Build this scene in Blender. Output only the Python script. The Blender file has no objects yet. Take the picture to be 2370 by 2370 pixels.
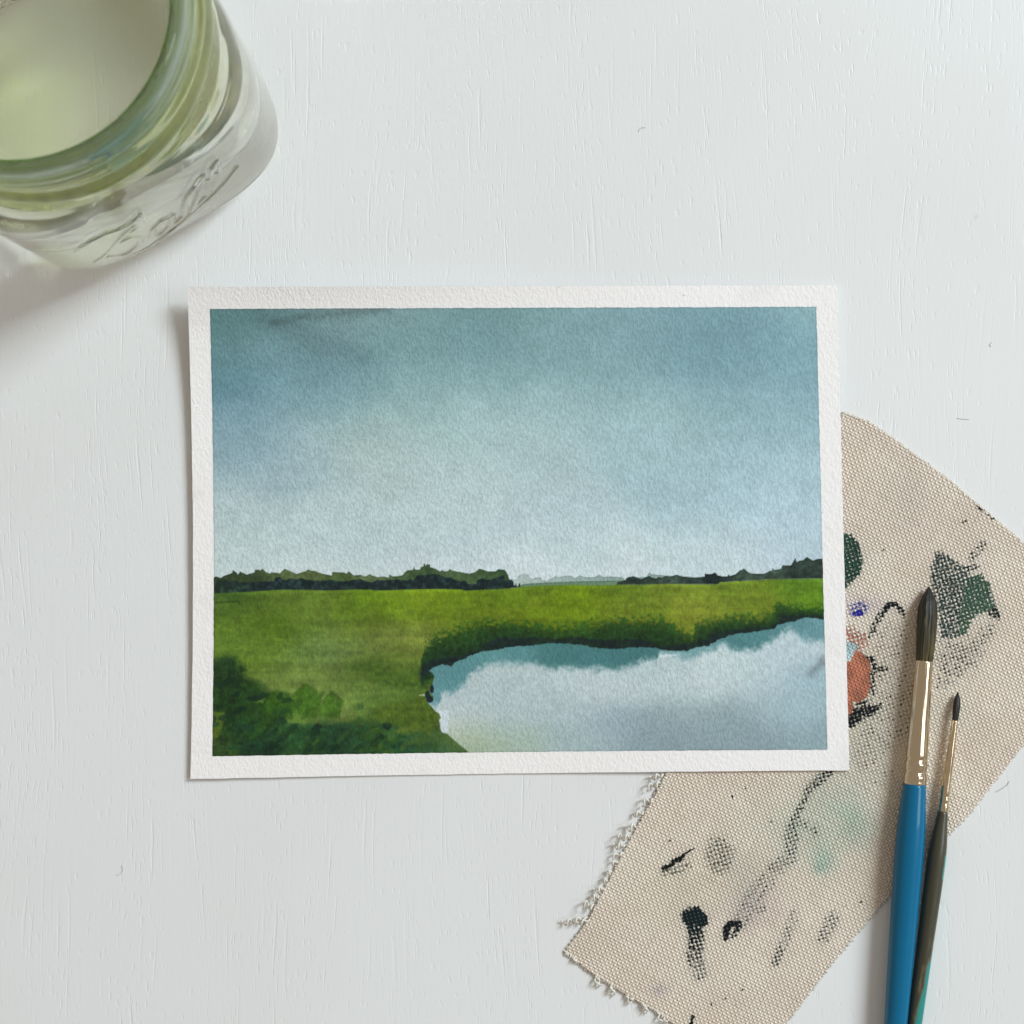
import bpy, math, random
import numpy as np
from mathutils import Vector

# ------------------------------------------------------------------ camera, light, exposure
H = 0.600                    # lens height above the table (m)
S = 0.000118                 # metres on the table per photograph pixel (2370 px wide)
FW = 2370 * S                # table width seen
sc = bpy.context.scene
col = sc.collection
cam_d = bpy.data.cameras.new('camera')
cam = bpy.data.objects.new('camera', cam_d); col.objects.link(cam)
cam.location = (0, 0, H)
cam_d.sensor_width = 36; cam_d.lens = 36 * H / FW
cam_d.clip_start = 0.01; cam_d.clip_end = 20
cam_d.dof.use_dof = True; cam_d.dof.focus_distance = H - 0.001; cam_d.dof.aperture_fstop = 25
sc.camera = cam

w = bpy.data.worlds.new('World'); sc.world = w; w.use_nodes = True
bgn = w.node_tree.nodes['Background']
bgn.inputs[0].default_value = (1.0, 0.88, 0.745, 1); bgn.inputs[1].default_value = 0.335

def area(name, loc, target, sx, sy, power, color):
    d = bpy.data.lights.new(name, 'AREA'); d.shape = 'RECTANGLE'; d.size = sx; d.size_y = sy
    d.energy = power; d.color = color
    o = bpy.data.objects.new(name, d); col.objects.link(o)
    o.location = loc
    o.rotation_euler = (Vector(target) - Vector(loc)).to_track_quat('-Z', 'Y').to_euler()
    return o
area('window_light', (1.74, 1.16, 1.75), (0, 0, 0), 0.62, 1.05, 59.0, (0.83, 0.945, 1.0))
area('side_window_light', (2.05, -0.12, 1.80), (0.1, -0.05, 0), 0.45, 1.10, 10.0, (0.88, 0.96, 1.0))

sc.view_settings.view_transform = 'Standard'; sc.view_settings.look = 'None'
sc.view_settings.exposure = 0.11; sc.view_settings.gamma = 1.0
sc.render.engine = 'CYCLES'
sc.cycles.max_bounces = 24; sc.cycles.transmission_bounces = 20; sc.cycles.glossy_bounces = 8
sc.cycles.caustics_refractive = True; sc.cycles.caustics_reflective = True
sc.cycles.sample_clamp_indirect = 40.0
sc.cycles.blur_glossy = 0.0            # keep light passing through the clear jar
sc.cycles.use_denoising = True

rng = np.random.RandomState(7)
random.seed(7)

# ------------------------------------------------------------------ helpers
def T(px, py, z=0.0):
    """table point seen at photograph pixel (px,py) when it stands z above the table"""
    k = S * (H - z) / H
    return (np.asarray(px, float) - 1185) * k, (1185 - np.asarray(py, float)) * k

def lin(c):
    c = np.asarray(c, float) / 255.0
    return np.where(c <= 0.04045, c / 12.92, ((c + 0.055) / 1.055) ** 2.4)

def sstep(a, b, x):
    t = np.clip((x - a) / (b - a), 0, 1)
    return t * t * (3 - 2 * t)

_tab = rng.rand(8, 256, 256)
def vnoise(x, y, s=0):
    xi = np.floor(x).astype(int); yi = np.floor(y).astype(int)
    fx = x - xi; fy = y - yi
    fx = fx * fx * (3 - 2 * fx); fy = fy * fy * (3 - 2 * fy)
    t = _tab[s % 8]
    a = t[xi & 255, yi & 255]; b = t[(xi + 1) & 255, yi & 255]
    c = t[xi & 255, (yi + 1) & 255]; d = t[(xi + 1) & 255, (yi + 1) & 255]
    return (a * (1 - fx) + b * fx) * (1 - fy) + (c * (1 - fx) + d * fx) * fy
def fbm(x, y, s=0, o=4):
    v = 0; a = 0.5; n = 0
    for i in range(o):
        v = v + a * vnoise(x * 2 ** i + 17.3 * i, y * 2 ** i + 5.7 * i, s + i); n += a; a *= 0.5
    return v / n

def inpoly(X, Y, poly):
    r = np.zeros(X.shape, bool)
    n = len(poly)
    for i in range(n):
        x0, y0 = poly[i]; x1, y1 = poly[(i + 1) % n]
        if y0 == y1: continue
        c = ((y0 > Y) != (y1 > Y)) & (X < (x1 - x0) * (Y - y0) / (y1 - y0) + x0)
        r ^= c
    return r
def dpoly(X, Y, pts, closed=False):
    """distance to a polyline and the parameter 0..1 along it"""
    best = np.full(X.shape, 1e9); par = np.zeros(X.shape)
    n = len(pts) if closed else len(pts) - 1
    for i in range(n):
        x0, y0 = pts[i]; x1, y1 = pts[(i + 1) % len(pts)]
        dx, dy = x1 - x0, y1 - y0
        t = np.clip(((X - x0) * dx + (Y - y0) * dy) / (dx * dx + dy * dy + 1e-12), 0, 1)
        d = np.hypot(X - x0 - t * dx, Y - y0 - t * dy)
        m = d < best
        best = np.where(m, d, best); par = np.where(m, (i + t) / n, par)
    return best, par
def sdpoly(X, Y, poly):
    d, _ = dpoly(X, Y, poly, True)
    return np.where(inpoly(X, Y, poly), -d, d)
def shepard(X, Y, pts, sig, aniso=1.0):
    num = np.zeros(X.shape + (3,)); den = np.zeros(X.shape)
    for (x, y, c) in pts:
        d2 = ((X - x) / aniso) ** 2 + (Y - y) ** 2
        wgt = np.exp(-d2 / (2 * sig * sig)) + 1e-9 / (1 + d2 / 1e4)
        num += wgt[..., None] * np.asarray(c, float); den += wgt
    return num / den[..., None]

def mesh_np(name, verts, quads, mat, parent=None, smooth=True, tris=None):
    me = bpy.data.meshes.new(name)
    verts = np.asarray(verts, np.float32)
    loops = np.asarray(quads, np.int32).reshape(-1); tot = np.full(len(quads), 4, np.int32)
    if tris is not None and len(tris):
        loops = np.concatenate([loops, np.asarray(tris, np.int32).reshape(-1)])
        tot = np.concatenate([tot, np.full(len(tris), 3, np.int32)])
    me.vertices.add(len(verts)); me.vertices.foreach_set('co', verts.reshape(-1))
    me.loops.add(len(loops)); me.loops.foreach_set('vertex_index', loops)
    me.polygons.add(len(tot))
    st = np.concatenate([[0], np.cumsum(tot)[:-1]]).astype(np.int32)
    me.polygons.foreach_set('loop_start', st); me.polygons.foreach_set('loop_total', tot)
    me.polygons.foreach_set('use_smooth', np.full(len(tot), smooth))
    me.update(calc_edges=True); me.validate()
    me.materials.append(mat)
    o = bpy.data.objects.new(name, me); col.objects.link(o)
    if parent: o.parent = parent
    return o
def attr(o, name, rgb):
    a = o.data.attributes.new(name, 'FLOAT_COLOR', 'POINT')
    v = np.ones((len(rgb), 4), np.float32); v[:, :3] = rgb
    a.data.foreach_set('color', v.reshape(-1))
def attrf(o, name, v):
    a = o.data.attributes.new(name, 'FLOAT', 'POINT')
    a.data.foreach_set('value', np.asarray(v, np.float32))
def gridquads(nx, ny, wrap=False):
    i = np.arange(nx if wrap else nx - 1); j = np.arange(ny - 1)
    I, J = np.meshgrid(i, j)
    I2 = (I + 1) % nx
    return np.stack([J * nx + I, J * nx + I2, (J + 1) * nx + I2, (J + 1) * nx + I], -1).reshape(-1, 4)
def thing(name, label, cat, loc=(0, 0, 0), group=None):
    o = bpy.data.objects.new(name, None); col.objects.link(o); o.location = loc
    o.empty_display_size = 0.01
    o['label'] = label; o['category'] = cat
    if group: o['group'] = group
    return o
def lathe(profile, seg=48, ridges=None):
    """profile: list of (t along +Y, radius); returns verts, quads, tris (axis = local Y)"""
    V = []
    n = len(profile)
    for k, (t, r) in enumerate(profile):
        a = np.linspace(0, 2 * np.pi, seg, endpoint=False)
        rr = r * (ridges(k / (n - 1), a) if ridges else 1.0) * np.ones(seg)
        V.append(np.stack([rr * np.cos(a), np.full(seg, t), rr * np.sin(a)], -1))
    V = np.concatenate(V)
    Q = gridquads(seg, n, True)
    c0 = len(V); V = np.concatenate([V, [[0, profile[0][0], 0], [0, profile[-1][0], 0]]])
    i = np.arange(seg)
    tr = np.concatenate([np.stack([np.full(seg, c0), (i + 1) % seg, i], -1),
                         np.stack([np.full(seg, c0 + 1), (n - 1) * seg + i, (n - 1) * seg + (i + 1) % seg], -1)])
    return V, Q, tr
def tube(path, r, seg=6):
    """path Nx3, radius scalar or array"""
    P = np.asarray(path, float); n = len(P)
    r = np.broadcast_to(r, (n,))
    tg = np.gradient(P, axis=0); tg /= np.linalg.norm(tg, axis=1)[:, None] + 1e-12
    up = np.array([0.13, 0.21, 0.97])
    a = np.cross(tg, up); a /= np.linalg.norm(a, axis=1)[:, None] + 1e-12
    b = np.cross(tg, a)
    th = np.linspace(0, 2 * np.pi, seg, endpoint=False)
    V = (P[:, None, :] + r[:, None, None] * (np.cos(th)[None, :, None] * a[:, None, :] + np.sin(th)[None, :, None] * b[:, None, :])).reshape(-1, 3)
    Q = gridquads(seg, n, True)
    c0 = len(V); V = np.concatenate([V, [P[0], P[-1]]])
    i = np.arange(seg)
    tr = np.concatenate([np.stack([np.full(seg, c0), (i + 1) % seg, i], -1),
                         np.stack([np.full(seg, c0 + 1), (n - 1) * seg + i, (n - 1) * seg + (i + 1) % seg], -1)])
    return V, Q, tr

# node helpers
class NT:
    def __init__(s, name):
        s.m = bpy.data.materials.new(name); s.m.use_nodes = True
        s.t = s.m.node_tree; s.b = s.t.nodes['Principled BSDF']; s.out = s.t.nodes['Material Output']
    def n(s, typ, **kw):
        nd = s.t.nodes.new(typ)
        for k, v in kw.items(): setattr(nd, k, v)
        return nd
    def l(s, a, b): s.t.links.new(a, b)
    def _in(s, sock, v):
        if isinstance(v, bpy.types.NodeSocket): s.l(v, sock)
        else: sock.default_value = v
    def math(s, op, a, b=0.0, c=None, clamp=False):
        nd = s.n('ShaderNodeMath', operation=op, use_clamp=clamp)
        s._in(nd.inputs[0], a); s._in(nd.inputs[1], b)
        if c is not None: s._in(nd.inputs[2], c)
        return nd.outputs[0]
    def ramp(s, v, lo, hi, a=0.0, b=1.0):
        nd = s.n('ShaderNodeMapRange', interpolation_type='SMOOTHSTEP')
        s._in(nd.inputs['Value'], v); s._in(nd.inputs['From Min'], lo); s._in(nd.inputs['From Max'], hi)
        s._in(nd.inputs['To Min'], a); s._in(nd.inputs['To Max'], b)
        return nd.outputs[0]
    def noise(s, vec, scale, detail=3, rough=0.5, dist=0.0):
        nd = s.n('ShaderNodeTexNoise'); s.l(vec, nd.inputs['Vector'])
        nd.inputs['Scale'].default_value = scale; nd.inputs['Detail'].default_value = detail
        nd.inputs['Roughness'].default_value = rough; nd.inputs['Distortion'].default_value = dist
        return nd.outputs['Fac']
    def obj(s): return s.n('ShaderNodeTexCoord').outputs['Object']
    def mapping(s, vec, rot=(0, 0, 0), scale=(1, 1, 1), loc=(0, 0, 0)):
        nd = s.n('ShaderNodeMapping'); s.l(vec, nd.inputs['Vector'])
        nd.inputs['Rotation'].default_value = rot; nd.inputs['Scale'].default_value = scale; nd.inputs['Location'].default_value = loc
        return nd.outputs[0]
    def mix(s, f, a, b, mode='MIX'):
        nd = s.n('ShaderNodeMix', data_type='RGBA', blend_type=mode)
        s._in(nd.inputs['Factor'], f); s._in(nd.inputs[6], a); s._in(nd.inputs[7], b)
        return nd.outputs[2]
    def attr(s, name): return s.n('ShaderNodeAttribute', attribute_name=name)
    def bump(s, h, dist, strength=1.0, normal=None):
        nd = s.n('ShaderNodeBump'); s.l(h, nd.inputs['Height'])
        nd.inputs['Distance'].default_value = dist; nd.inputs['Strength'].default_value = strength
        if normal is not None: s.l(normal, nd.inputs['Normal'])
        return nd.outputs[0]
    def set(s, **kw):
        for k, v in kw.items():
            s._in(s.b.inputs[k.replace('_', ' ')], v)
def rgba(c): return tuple(float(x) for x in lin(c)) + (1.0,)

# ------------------------------------------------------------------ materials
def mat_table():
    m = NT('white_painted_wood'); o = m.obj()
    warp = m.noise(m.mapping(o, scale=(1, 0.35, 1)), 14, 2)
    ox = m.n('ShaderNodeSeparateXYZ'); m.l(o, ox.inputs[0])
    xs = m.math('ADD', ox.outputs[0], m.math('MULTIPLY', warp, 0.035))
    cv = m.n('ShaderNodeCombineXYZ'); m.l(xs, cv.inputs[0]); m.l(ox.outputs[1], cv.inputs[1])
    v = cv.outputs[0]
    bands = m.ramp(m.noise(m.mapping(v, scale=(1, 0.10, 1)), 95, 2), 0.40, 0.66)
    pore = m.ramp(m.noise(m.mapping(v, scale=(1, 0.13, 1)), 1500, 1), 0.60, 0.74)
    pore2 = m.ramp(m.noise(m.mapping(v, scale=(1, 0.26, 1), loc=(3, 1, 0)), 1100, 0), 0.72, 0.82)
    lines = m.ramp(m.noise(m.mapping(v, scale=(1, 0.03, 1), loc=(1, 5, 0)), 1000, 1), 0.62, 0.74)
    fine = m.noise(m.mapping(v, scale=(1, 0.05, 1), loc=(7, 2, 0)), 900, 2)
    bm = m.math('ADD', m.math('MULTIPLY', bands, 0.85), 0.15)
    h = m.math('MULTIPLY', m.math('ADD', pore, m.math('MULTIPLY', lines, 1.1)), bm)
    h = m.math('ADD', h, m.math('MULTIPLY', pore2, 0.60))
    h = m.math('ADD', m.math('MULTIPLY', h, -1.0), m.math('MULTIPLY', fine, 0.35))
    m.set(Normal=m.bump(h, 0.00009, 0.70))
    dirt = m.ramp(m.noise(o, 9, 3), 0.35, 0.75)
    c = m.mix(dirt, rgba((230, 231, 232)), rgba((226, 226, 226)))
    spot = m.ramp(m.noise(m.mapping(o, scale=(1, 0.6, 1)), 130, 1), 0.80, 0.86)
    c = m.mix(m.math('MULTIPLY', spot, 0.35), c, rgba((170, 160, 150)))
    m.set(Base_Color=c, Roughness=0.42, Specular_IOR_Level=0.35)
    return m.m

def paper_height(m, o):
    v = m.mapping(o, rot=(0, 0, math.radians(38)), scale=(1.0, 0.62, 1))
    a = m.noise(v, 1450, 1, 0.5, 0.5)
    b = m.noise(m.mapping(o, loc=(2, 3, 1)), 620, 1)
    return m.math('ADD', a, m.math('MULTIPLY', b, 0.55)), a

def mat_paper():
    m = NT('watercolour_paper'); o = m.obj()
    h, a = paper_height(m, o)
    sm = m.math('MULTIPLY', m.ramp(m.noise(m.mapping(o, loc=(4, 1, 0)), 70, 4, 0.65), 0.52, 0.80), 0.45)
    fl = m.math('MULTIPLY', m.ramp(m.noise(m.mapping(o, scale=(1, 1.6, 1), loc=(9, 1, 0)), 420, 1), 0.77, 0.82), 0.4)
    pc = m.mix(sm, rgba((244, 240, 240)), rgba((224, 220, 219)))
    pc = m.mix(fl, pc, rgba((150, 150, 160)))
    m.set(Normal=m.bump(h, 0.00019, 0.8), Base_Color=pc, Roughness=0.9, Specular_IOR_Level=0.15)
    return m.m
def mat_paint():
    m = NT('watercolour_paint'); o = m.obj()
    h, a = paper_height(m, o)
    at = m.attr('paint')
    g = m.ramp(a, 0.30, 0.70, -1.0, 1.0)
    dark = m.attr('grain').outputs['Fac']
    f = m.math('ADD', 1.0, m.math('MULTIPLY', m.math('MULTIPLY', g, dark), 0.085))
    c = m.n('ShaderNodeVectorMath', operation='SCALE'); m.l(at.outputs['Color'], c.inputs[0]); m.l(f, c.inputs['Scale'])
    m.set(Normal=m.bump(h, 0.00022, 0.8), Base_Color=c.outputs[0], Roughness=0.82, Specular_IOR_Level=0.2)
    return m.m

WEAVE = 0.00076
def mat_canvas():
    m = NT('stained_canvas'); o = m.obj()
    wob = m.noise(o, 45, 2)
    vv = m.mapping(o, rot=(0, 0, math.radians(28.5)))
    sp = m.n('ShaderNodeSeparateXYZ'); m.l(vv, sp.inputs[0])
    k = math.pi / WEAVE
    u = m.math('ADD', m.math('MULTIPLY', sp.outputs[0], k), m.math('MULTIPLY', wob, 9.0))
    v = m.math('ADD', m.math('MULTIPLY', sp.outputs[1], k), m.math('MULTIPLY', wob, -7.0))
    s = m.math('MULTIPLY', m.math('SINE', u), m.math('SINE', v))
    pos = m.math('POWER', m.math('MAXIMUM', s, 0.0), 0.6)
    neg = m.math('POWER', m.math('MAXIMUM', m.math('MULTIPLY', s, -1.0), 0.0), 0.6)
    h = m.math('ADD', pos, m.math('MULTIPLY', neg, 0.18))
    slub = m.noise(m.mapping(vv, scale=(0.06, 1, 1)), 1500, 1)
    slub2 = m.noise(m.mapping(vv, scale=(1, 0.06, 1)), 1500, 1)
    h = m.math('ADD', h, m.math('MULTIPLY', m.math('ADD', slub, slub2), 0.38))
    m.set(Normal=m.bump(h, 0.00042, 0.95))
    sp_n = m.noise(o, 1700, 2)
    thr = m.math('ADD', m.math('SUBTRACT', 0.36, m.math('MULTIPLY', neg, 0.36)), m.math('MULTIPLY', m.ramp(sp_n, 0.22, 0.78), 0.66))
    amt = m.attr('stain_amount').outputs['Fac']
    fac = m.ramp(m.math('SUBTRACT', amt, thr), -0.14, 0.16)
    tint = m.ramp(m.noise(o, 38, 3), 0.3, 0.7)
    base = m.mix(tint, rgba((245, 235, 223)), rgba((238, 225, 212)))
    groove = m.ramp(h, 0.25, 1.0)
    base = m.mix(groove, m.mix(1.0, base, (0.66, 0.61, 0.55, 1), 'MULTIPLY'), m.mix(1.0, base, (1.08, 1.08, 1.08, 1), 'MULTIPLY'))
    wash = m.attr('wash')
    base = m.mix(1.0, base, wash.outputs['Color'], 'MULTIPLY')
    sc_ = m.mix(m.ramp(m.noise(o, 260, 3), 0.3, 0.7), (0.70, 0.72, 0.74, 1), (1.12, 1.10, 1.08, 1))
    stc = m.mix(1.0, m.attr('stain').outputs['Color'], sc_, 'MULTIPLY')
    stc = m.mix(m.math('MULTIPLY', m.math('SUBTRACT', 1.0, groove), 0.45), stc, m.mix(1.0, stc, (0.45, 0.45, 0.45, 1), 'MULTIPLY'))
    stc = m.mix(m.math('MULTIPLY', m.ramp(pos, 0.75, 1.0), 0.16), stc, base)
    c = m.mix(fac, base, stc)
    m.set(Base_Color=c, Roughness=0.95, Specular_IOR_Level=0.1)
    m.b.inputs['Sheen Weight'].default_value = 0.15
    return m.m
def mat_thread():
    m = NT('cotton_thread'); o = m.obj()
    c = m.mix(m.noise(o, 900, 1), rgba((205, 198, 186)), rgba((240, 236, 228)))
    m.set(Base_Color=c, Roughness=0.95, Specular_IOR_Level=0.1)
    return m.m
def mat_simple(name, c, rough=0.4, metal=0.0, spec=0.5, coat=0.0):
    m = NT(name); m.set(Base_Color=rgba(c), Roughness=rough, Metallic=metal, Specular_IOR_Level=spec)
    m.b.inputs['Coat Weight'].default_value = coat; m.b.inputs['Coat Roughness'].default_value = 0.08
    return m.m
def mat_metal():
    m = NT('nickel_ferrule'); o = m.obj()
    n = m.noise(m.mapping(o, scale=(1, 0.015, 1)), 1300, 2)
    m.set(Base_Color=rgba((214, 198, 170)), Metallic=1.0, Roughness=m.ramp(n, 0.3, 0.7, 0.08, 0.18), Normal=m.bump(n, 0.00022, 0.8))
    return m.m
def mat_hair(name, dark, light):
    m = NT(name); o = m.obj()
    n = m.noise(m.mapping(o, scale=(1, 0.02, 1)), 2600, 2)
    at = m.attr('tip').outputs['Fac']
    c = m.mix(m.math('MULTIPLY', m.ramp(n, 0.40, 0.66), at), rgba(dark), rgba(light))
    m.set(Base_Color=c, Roughness=0.5, Normal=m.bump(n, 0.00018, 0.8))
    return m.m
def mat_attr(name, rough, coat, spec=0.5):
    m = NT(name)
    m.l(m.attr('paint').outputs['Color'], m.b.inputs['Base Color'])
    m.set(Roughness=rough, Specular_IOR_Level=spec)
    m.b.inputs['Coat Weight'].default_value = coat; m.b.inputs['Coat Roughness'].default_value = 0.12
    return m.m
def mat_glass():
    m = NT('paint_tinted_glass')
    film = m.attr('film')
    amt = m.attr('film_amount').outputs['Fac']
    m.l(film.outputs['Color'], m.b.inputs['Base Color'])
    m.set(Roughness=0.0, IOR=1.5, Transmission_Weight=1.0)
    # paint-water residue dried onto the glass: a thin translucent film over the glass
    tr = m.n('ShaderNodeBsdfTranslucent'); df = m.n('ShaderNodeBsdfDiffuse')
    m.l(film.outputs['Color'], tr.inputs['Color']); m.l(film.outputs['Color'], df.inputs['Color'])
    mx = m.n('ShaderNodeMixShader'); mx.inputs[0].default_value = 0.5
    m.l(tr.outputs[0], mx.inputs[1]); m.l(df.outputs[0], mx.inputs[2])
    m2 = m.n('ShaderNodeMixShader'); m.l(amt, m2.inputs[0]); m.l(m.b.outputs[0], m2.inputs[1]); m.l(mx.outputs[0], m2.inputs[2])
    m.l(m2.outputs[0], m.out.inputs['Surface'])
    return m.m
def mat_water():
    m = NT('green_tinted_rinse_water')
    m.set(Base_Color=(0.992, 0.99, 0.975, 1), Roughness=0.0, IOR=1.33, Transmission_Weight=1.0)
    # pigment clouding the water
    df = m.n('ShaderNodeBsdfDiffuse'); df.inputs['Color'].default_value = (0.80, 0.80, 0.70, 1)
    mx = m.n('ShaderNodeMixShader'); mx.inputs[0].default_value = 0.10
    m.l(m.b.outputs[0], mx.inputs[1]); m.l(df.outputs[0], mx.inputs[2]); m.l(mx.outputs[0], m.out.inputs['Surface'])
    return m.m

M_TABLE = mat_table(); M_PAPER = mat_paper(); M_PAINT = mat_paint(); M_CANVAS = mat_canvas(); M_THREAD = mat_thread()
M_METAL = mat_metal(); M_GLASS = mat_glass(); M_WATER = mat_water()

# ------------------------------------------------------------------ table
def build_table():
    a = 0.45
    V = [(-a, -a, 0), (a, -a, 0), (a, a, 0), (-a, a, 0), (-a, -a, -0.03), (a, -a, -0.03), (a, a, -0.03), (-a, a, -0.03)]
    Q = [(0, 1, 2, 3), (7, 6, 5, 4), (0, 4, 5, 1), (1, 5, 6, 2), (2, 6, 7, 3), (3, 7, 4, 0)]
    o = mesh_np('table_top', V, Q, M_TABLE, smooth=False)
    o['kind'] = 'structure'
    o['label'] = 'white painted table top with fine vertical wood grain'
build_table()

# ------------------------------------------------------------------ the painting
def lerp(a, b, t): return a + (b - a) * t
def paper_z(u, v):
    """height of the curled sheet; u 0..1 left-right, v 0..1 top-bottom (over the whole sheet)"""
    u = np.clip(u, 0, 1); v = np.clip(v, 0, 1)
    z = 0.0006 + 0.0009 * sstep(0.45, 0.80, u)
    z = z + (1 - sstep(0.15, 0.95, u)) * (0.0052 * (1 - v) ** 10 + 0.0017 * (1 - v) ** 3)
    z = z + 0.0009 * (1 - u) ** 5
    z = z + 0.0012 * np.sin(np.pi * np.clip(v, 0, 1)) ** 2 * 0.25
    return z
PC = dict(tl=(434, 664), tr=(1938, 660), br=(1966, 1783), bl=(441, 1803))
def sheet_px(u, v):
    x = lerp(lerp(434, 1938, u), lerp(441, 1966, u), v) + 9 * np.sin(np.pi * v) * (1 - u) ** 1.0
    y = lerp(lerp(664, 660, u), lerp(1803, 1783, u), v) - 3 * np.sin(np.pi * u) * v
    return x, y
def area_px(u, v):
    x = lerp(lerp(486, 1889.5, u), lerp(491.5, 1915, u), v) + 6 * np.sin(np.pi * v) * (1 - u)
    y = lerp(lerp(715, 710, u), lerp(1750.5, 1735, u), v) - 2.5 * np.sin(np.pi * u) * v
    return x, y

def Z(x0, y0, k, pts): return [(x0 + a * k, y0 + b * k) for a, b in pts]

def paint_colours(X, Y):
    """the watercolour, colour by colour, at points X,Y given in sheet coordinates"""
    n1 = fbm(X / 90, Y / 60, 0); n2 = fbm(X / 30, Y / 24, 2); n3 = fbm(X / 9, Y / 8, 4, 3); n4 = fbm(X / 5, Y / 5, 6, 2)
    hz = fbm(X / 130, Y / 14, 1)
    wx = X + (n2 - .5) * 36 + (n3 - .5) * 10; wy = Y + (n1 - .5) * 30 + (n3 - .5) * 10
    # --- sky wash; upper left colours also have the curled sheet's shade baked in
    sky = [(495, 725, (88, 130, 130)), (508, 735, (90, 131, 131)), (648, 731, (95, 130, 132)), (773, 756, (126, 151, 156)), (938, 752, (125, 158, 162)), (1145, 748, (110, 150, 155)),
           (503, 806, (88, 131, 136)), (578, 789, (116, 153, 163)), (648, 826, (110, 150, 160)), (773, 818, (101, 141, 150)), (938, 818, (112, 152, 158)), (1104, 826, (110, 150, 157)),
           (520, 909, (88, 131, 146)), (690, 909, (118, 158, 168)), (814, 909, (120, 158, 168)), (938, 909, (140, 172, 176)), (1104, 909, (150, 182, 186)),
           (500, 1013, (136, 163, 174)), (557, 1000, (117, 152, 167)), (690, 992, (155, 180, 188)), (855, 1012, (166, 189, 186)), (1021, 992, (160, 188, 190)), (1166, 992, (166, 192, 196)),
           (524, 1095, (150, 176, 186)), (690, 1095, (152, 178, 188)), (855, 1095, (170, 192, 192)), (1062, 1116, (178, 200, 202)),
           (524, 1190, (178, 196, 198)), (773, 1200, (180, 200, 202)), (1062, 1220, (181, 202, 206)),
           (1241, 743, (125, 160, 166)), (1490, 764, (125, 162, 170)), (1614, 772, (115, 153, 163)), (1759, 777, (112, 150, 162)), (1875, 723, (140, 178, 184)), (1875, 814, (124, 167, 181)),
           (1241, 847, (125, 162, 168)), (1407, 868, (130, 165, 172)), (1614, 835, (118, 158, 168)), (1821, 868, (128, 165, 176)),
           (1283, 950, (155, 185, 190)), (1531, 950, (148, 180, 186)), (1738, 942, (135, 170, 178)), (1862, 971, (140, 174, 184)),
           (1241, 1054, (165, 189, 194)), (1490, 1033, (158, 188, 196)), (1738, 1033, (158, 188, 198)), (1870, 1080, (164, 192, 203)),
           (1283, 1178, (175, 197, 204)), (1614, 1178, (160, 188, 198)), (1821, 1178, (168, 195, 207)),
           (566, 1281, (178, 198, 200)), (814, 1294, (182, 200, 204)), (1104, 1265, (185, 201, 210)), (1187, 1331, (202, 213, 217)), (1324, 1281, (182, 204, 210)), (1614, 1290, (183, 204, 210)), (1821, 1265, (178, 200, 212)),
           (560, 1340, (196, 209, 211)), (750, 1345, (199, 211, 213)), (1000, 1345, (200, 211, 215)), (1250, 1345, (204, 214, 218)), (1450, 1342, (202, 213, 218)), (1700, 1330, (200, 213, 219))]
    C = shepard(wx, wy, sky, 52, 1.45)
    C = C * 0.88 + C.mean(-1, keepdims=True) * 0.12
    C *= (1 + (n2 - .5) * 0.08 + (n1 - .5) * 0.06)[..., None]
    # dark pooled streak near the upper left corner
    d, p = dpoly(wx, wy, [(640, 742), (740, 735), (830, 728), (900, 717)])
    C *= (1 - 0.15 * np.exp(-(d / 11) ** 2) * n2 * 1.6)[..., None]
    d, p = dpoly(wx, wy, [(600, 730), (700, 775), (800, 815), (850, 835)])
    C *= (1 - 0.09 * np.exp(-(d / 24) ** 2) * n2 * 1.6)[..., None]
    reg = np.zeros(X.shape, int)
    k1 = 1 / 4.83
    jx = X + (n4 - .5) * 3.0
    def line(pts):
        p = np.array(pts); o_ = np.argsort(p[:, 0], kind='stable'); p = p[o_]
        return np.interp(jx, p[:, 0], p[:, 1], left=9999, right=9999)
    def lay(mask, colr, strength=1.0):
        m = np.clip(mask, 0, 1) * strength
        C[...] = C * (1 - m[..., None]) + np.asarray(colr) * m[..., None]
    z1 = lambda q: Z(480, 1270, k1, q)
    z2 = lambda q: Z(860, 1270, k1, q)
    z3 = lambda q: Z(1180, 1270, k1, q)
    z4 = lambda q: Z(1540, 1260, k1, q)
    base = line(z1([(-100, 505), (70, 498), (250, 490), (450, 482), (700, 465), (850, 458), (1150, 460), (1300, 468), (1500, 462), (1650, 455), (1830, 459)]) +
                z2([(60, 468), (340, 458), (700, 450), (1000, 455), (1050, 470), (1220, 460), (1400, 452), (1590, 438), (1660, 430)]) +
                z3([(150, 425), (400, 410), (700, 405), (1000, 408), (1200, 402), (1500, 402), (1700, 395)]) +
                z4([(0, 440), (150, 446), (590, 446), (605, 425), (800, 412), (1000, 402), (1200, 390), (1745, 382), (1900, 380)]))
    # pale far trees
    far = line(z3([(38, 440), (45, 345), (80, 345), (90, 310), (120, 290), (150, 280), (210, 290), (240, 345), (290, 325), (340, 325), (350, 316), (358, 350), (420, 358), (440, 345), (490, 325), (505, 305), (545, 320), (600, 305), (690, 302), (730, 335), (780, 298), (840, 320), (950, 318), (1000, 290), (1040, 315), (1150, 312), (1225, 320), (1245, 310), (1290, 352), (1330, 322), (1530, 318), (1545, 268), (1590, 288), (1640, 292), (1760, 302), (1900, 310)]))
    m = sstep(-1.2, 1.2, Y - far) * (Y < base + 2)
    t = np.clip((X - 1190) / 260, 0, 1)[..., None]
    fc = (1 - t) * np.array((172, 184, 186)) + t * np.array((132, 156, 150))
    yy = np.clip((Y - far) / 22, 0, 1)[..., None]
    lay(m, fc * (1 - 0.3 * yy) + np.array((150, 172, 150)) * 0.3 * yy); reg[m > .5] = 1
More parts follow.
